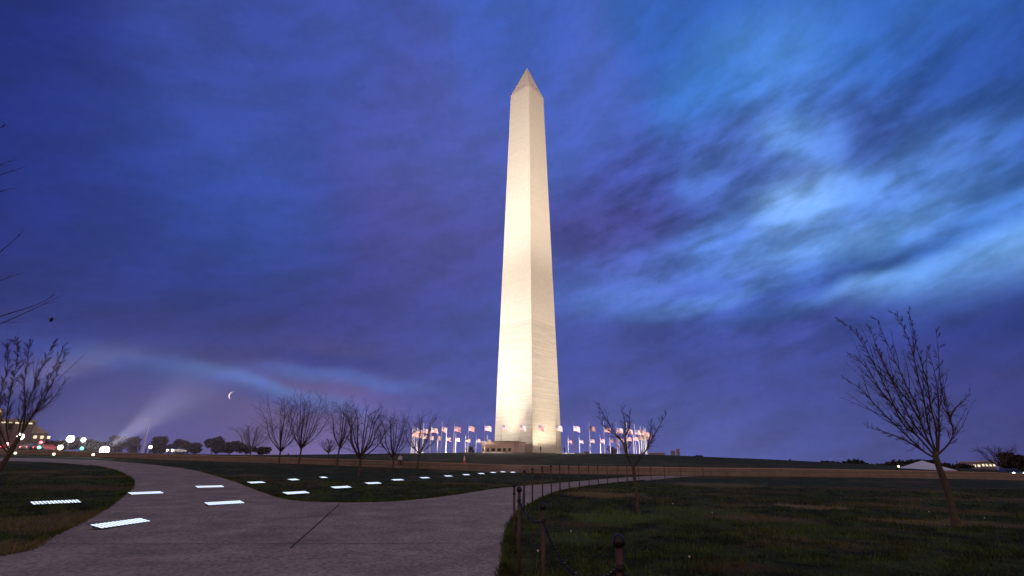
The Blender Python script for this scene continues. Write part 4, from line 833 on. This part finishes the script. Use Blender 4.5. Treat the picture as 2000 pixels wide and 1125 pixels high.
tf = lambda c: 2 if c.z < .9 and abs(c.x) < .2 else (0 if c.z < .9 else 1)
for px, lab, sm, rz in [(266, 'person in a dark coat standing beyond the path, left of two', M_coat, 20), (280, 'person in a paler coat standing beyond the path, right of two', M_lt, -30)]:
    p = on(px, 100); person(lab, p, R(rz), stand, RAD, ED, tf, M_skin, sm, M_dk, M_hair, (0, -.02, 1.63))
p = on(1868, 84); p.z = at(1868, 924, 84).z; person('person in a dark coat standing right of the marquee', p, 0, stand, RAD, ED, tf, M_skin, M_coat, M_dk, M_hair, (0, -.02, 1.63))
for px, lab, sm in [(1056, 'person in a dark coat before the lit right face of the obelisk', M_coat), (1103, 'person in a dark coat by the right corner of the obelisk', M_coat)]:
    p = on(px, 146); person(lab, p, R(px), stand, RAD, ED, tf, M_skin, sm, M_dk, M_hair, (0, -.02, 1.63))
M_or = mat('orange_plastic', (.50, .10, .03), .5); M_wh = mat('white_band', (.75, .72, .68), .5)
xc = at(908, 905, 60).x; yc = float(wall_y(xc)) + .26; zc = float(hA(np.array([xc]), np.array([wall_y(xc)]))[0]) + .785
t = thing('traffic_cone', 'orange traffic cone with white bands standing on the wall', 'traffic cone', (xc, yc, zc)); b = MB(); b.box((0, 0, .025), (.38, .38, .05)); b.build('base', M_or, t); b = MB(); b.lathe((0, 0, .05), [(.15, 0), (.105, .28)], 14); b.build('cone', M_or, t); b = MB(); b.lathe((0, 0, .334), [(.104, 0), (.075, .2)], 14); b.build('band', M_wh, t)
b = MB(); b.lathe((0, 0, .538), [(.073, 0), (.065, .06)], 14); b.build('cone', M_or, t); b = MB(); b.lathe((0, 0, .602), [(.064, 0), (.038, .16)], 14); b.build('band', M_wh, t)
for px, py, lab in [(848, 914, 'short tan marker stake before the wall, left of the cone'), (931, 917, 'short orange marker stake before the wall, right of the cone')]:
    g = ground(px, py, 20, 90); t = thing('marker_stake', lab, 'stake', g); b = MB(); b.box((0, 0, .25), (.06, .06, .7)); b.build('stake', M_tan, t); b = MB(); b.box((0, 0, .56), (.09, .09, .1)); b.build('reflector', M_or if px > 900 else M_wh, t)

# ------------------------------------------------------------------ crescent moon, bird
c = at(455, 773, 3000); mr = sz(8, 3000); t0 = MB(); n = 14; mm = 6
for i in range(n + 1):
    th = math.pi * i / n
    for j in range(mm + 1):
        ph = R(180 + 0) + R(46) * (j / mm - .0); t0.v.append((mr * math.sin(th) * math.cos(ph), mr * math.sin(th) * math.sin(ph), mr * math.cos(th)))
for i in range(n):
    for j in range(mm): a = i * (mm + 1) + j; t0.f.append((a, a + 1, a + mm + 2, a + mm + 1))
o = t0.build('moon', emat('moonlight', (1, .84, .72), 1.1), None, True, c); o.rotation_euler = (R(0), R(22), R(-12)); tag(o, 'thin bright crescent moon low over the bare trees', 'moon')
M_bird = mat('bird', (.012, .012, .016), .8)
c = at(100, 625, 30); t = thing('bird', 'small dark bird in the sky above the left tree', 'bird', c, R(30)); b = MB(); b.lathe((0, 0, 0), [(.01, -.17), (.06, -.1), (.085, 0), (.06, .1), (.035, .15), (.04, .19), (.01, .24)], 8); bo = b.build('body', M_bird, t, True); bo.rotation_euler = (R(50), 0, R(20))
for s in (-1, 1): b = MB(); b.add([(s * .04, .08, .03), (s * .2, .06, .13), (s * .30, -.03, .1), (s * .18, -.1, .08), (s * .05, -.09, .02), (s * .12, 0, .1)], [(0, 1, 5), (1, 2, 5), (2, 3, 5), (3, 4, 5), (4, 0, 5)]); b.build('wing', M_bird, t)

# ------------------------------------------------------------------ grass blades and weeds
def blades(n, y0, y1, hgt, seed, name):
    r = np.random.default_rng(seed); yy = y0 * (y1 / y0) ** r.uniform(0, 1, n); xx = r.uniform(-1.25, 1.25, n) * yy
    Q = np.column_stack([xx, yy]); keep = ~inside(Q, PATH); Q = Q[keep]
    cl = np.sin(Q[:, 0] * 2.1 + np.sin(Q[:, 1] * 1.7) * 2) * np.sin(Q[:, 1] * 2.6 + np.sin(Q[:, 0] * 1.3) * 2); keep = r.uniform(-1.3, 1, len(Q)) < cl + .2; Q = Q[keep]; m = len(Q)
    z = height(Q[:, 0], Q[:, 1]); a = r.uniform(0, 6.283, m); h = hgt * r.uniform(.35, 1.2, m) ** 1.4 * (1 + .3 * cl[keep]); w = (.0028 + .00075 * Q[:, 1]) * r.uniform(.7, 1.3, m); ln = r.normal(0, .45, (m, 2)) * h[:, None]
    dx, dy = np.cos(a) * w, np.sin(a) * w
    V = np.stack([np.column_stack([Q[:, 0] - dx, Q[:, 1] - dy, z - .01]), np.column_stack([Q[:, 0] + dx, Q[:, 1] + dy, z - .01]), np.column_stack([Q[:, 0] + ln[:, 0], Q[:, 1] + ln[:, 1], z + h])], 1).reshape(-1, 3)
    o = np_mesh(name, V, np.arange(3 * m).reshape(-1, 3), M_blade); o['kind'] = 'stuff'; o['label'] = 'short dark tufted grass covering the lawns'; return o
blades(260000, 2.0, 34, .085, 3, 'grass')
r = np.random.default_rng(11); A_ = PATH; B_ = np.roll(PATH, -1, 0); ln = np.hypot(*(B_ - A_).T); near = (A_[:, 1] > 3) & (A_[:, 1] < 40); n = 26000
w = ln * near / np.maximum(A_[:, 1], 5); k = r.choice(len(A_), n, p=w / w.sum()); Q = A_[k] + (B_ - A_)[k] * r.uniform(0, 1, (n, 1)) + r.normal(0, .045, (n, 2))
z = height(Q[:, 0], Q[:, 1]); a = r.uniform(0, 6.283, n); h = r.uniform(.03, .11, n); w = .0022 + .0007 * Q[:, 1]; ln = r.normal(0, .6, (n, 2)) * h[:, None]
V = np.stack([np.column_stack([Q[:, 0] - np.cos(a) * w, Q[:, 1] - np.sin(a) * w, z]), np.column_stack([Q[:, 0] + np.cos(a) * w, Q[:, 1] + np.sin(a) * w, z]), np.column_stack([Q + ln, z + h])], 1).reshape(-1, 3)
o = np_mesh('grass_fringe', V, np.arange(3 * n).reshape(-1, 3), M_blade); o['kind'] = 'stuff'; o['label'] = 'ragged grass creeping over the path edges'
M_seed = mat('seed_head', (.55, .52, .48), .9); M_stem = mat('weed_stem', (.10, .10, .05), .8)
for k, (px, py, h, lab) in enumerate([(1047, 1116, .26, 'pale seed head weed between the two near posts, left'), (1113, 1060, .2, 'pale weed in the right grass above the sagging chain'), (1314, 1000, .22, 'pale weed right of the small sapling'), (1391, 1018, .2, 'pale weed farther right of the small sapling'), (1817, 1016, .22, 'pale weed left of the leaning tree'), (1926, 1028, .2, 'pale weed right of the leaning tree'), (1345, 1108, .14, 'small pale weed low in the right foreground')]):
    g = ground(px, min(py, 1118), 1.5, 60); t = thing('weed', lab, 'weed', g, group='pale weeds in the right lawn'); b = MB(); b.tube([(0, 0, -.02), (.01, 0, h * .5), (.03, .01, h)], [.004, .003, .002], 4); b.build('stem', M_stem, t); b = MB(); b.ball((.03, .01, h), .016, 8); b.build('seed_head', M_seed, t, True)

# ------------------------------------------------------------------ drifting mist with a light beam in it, far left
def mist():
    me = MB(); me.box((0, 0, 0), (2, 2, 2)); m = bpy.data.materials.new('mist'); m.use_nodes = True; nt = m.node_tree; nt.nodes.clear(); L = nt.links.new
    out = nt.nodes.new('ShaderNodeOutputMaterial'); pv = nt.nodes.new('ShaderNodeVolumePrincipled'); L(pv.outputs[0], out.inputs['Volume'])
    pv.inputs['Color'].default_value = (.85, .82, .9, 1); pv.inputs['Anisotropy'].default_value = .2
    tc = nt.nodes.new('ShaderNodeTexCoord'); ln = nt.nodes.new('ShaderNodeVectorMath'); ln.operation = 'LENGTH'; L(tc.outputs['Object'], ln.inputs[0])
    r = nt.nodes.new('ShaderNodeMapRange'); L(ln.outputs['Value'], r.inputs[0]); r.interpolation_type = 'SMOOTHSTEP'; r.inputs[1].default_value = .98; r.inputs[2].default_value = .15; r.inputs[3].default_value = 0; r.inputs[4].default_value = MIST
    n_ = nt.nodes.new('ShaderNodeTexNoise'); n_.inputs['Scale'].default_value = 1.6; n_.inputs['Detail'].default_value = 3; L(tc.outputs['Object'], n_.inputs['Vector'])
    q = nt.nodes.new('ShaderNodeMath'); q.operation = 'MULTIPLY'; L(r.outputs[0], q.inputs[0]); L(n_.outputs['Fac'], q.inputs[1]); L(q.outputs[0], pv.inputs['Density'])
    o = me.build('mist', m); o['kind'] = 'stuff'; o['label'] = 'pale mist drifting over the far left lamps'; return o
MIST = .012
mo = mist(); c = at(320, 850, 100); mo.location = (c.x, 100, c.z + 4); mo.scale = (36, 26, 17)
src = at(206, 879, 85); tgt = at(400, 740, 108)
ld = bpy.data.lights.new('beam_lamp', 'SPOT'); ld.energy = 110000; ld.color = (.84, .84, 1); ld.spot_size = R(34); ld.spot_blend = 1; ld.shadow_soft_size = .3
lo = bpy.data.objects.new('beam_lamp', ld); COL.objects.link(lo); lo.location = src + (tgt - src).normalized() * .8; lo.rotation_euler = (tgt - src).to_track_quat('-Z', 'Y').to_euler()
scene.cycles.volume_bounces = 0; scene.cycles.volume_step_rate = 4.0
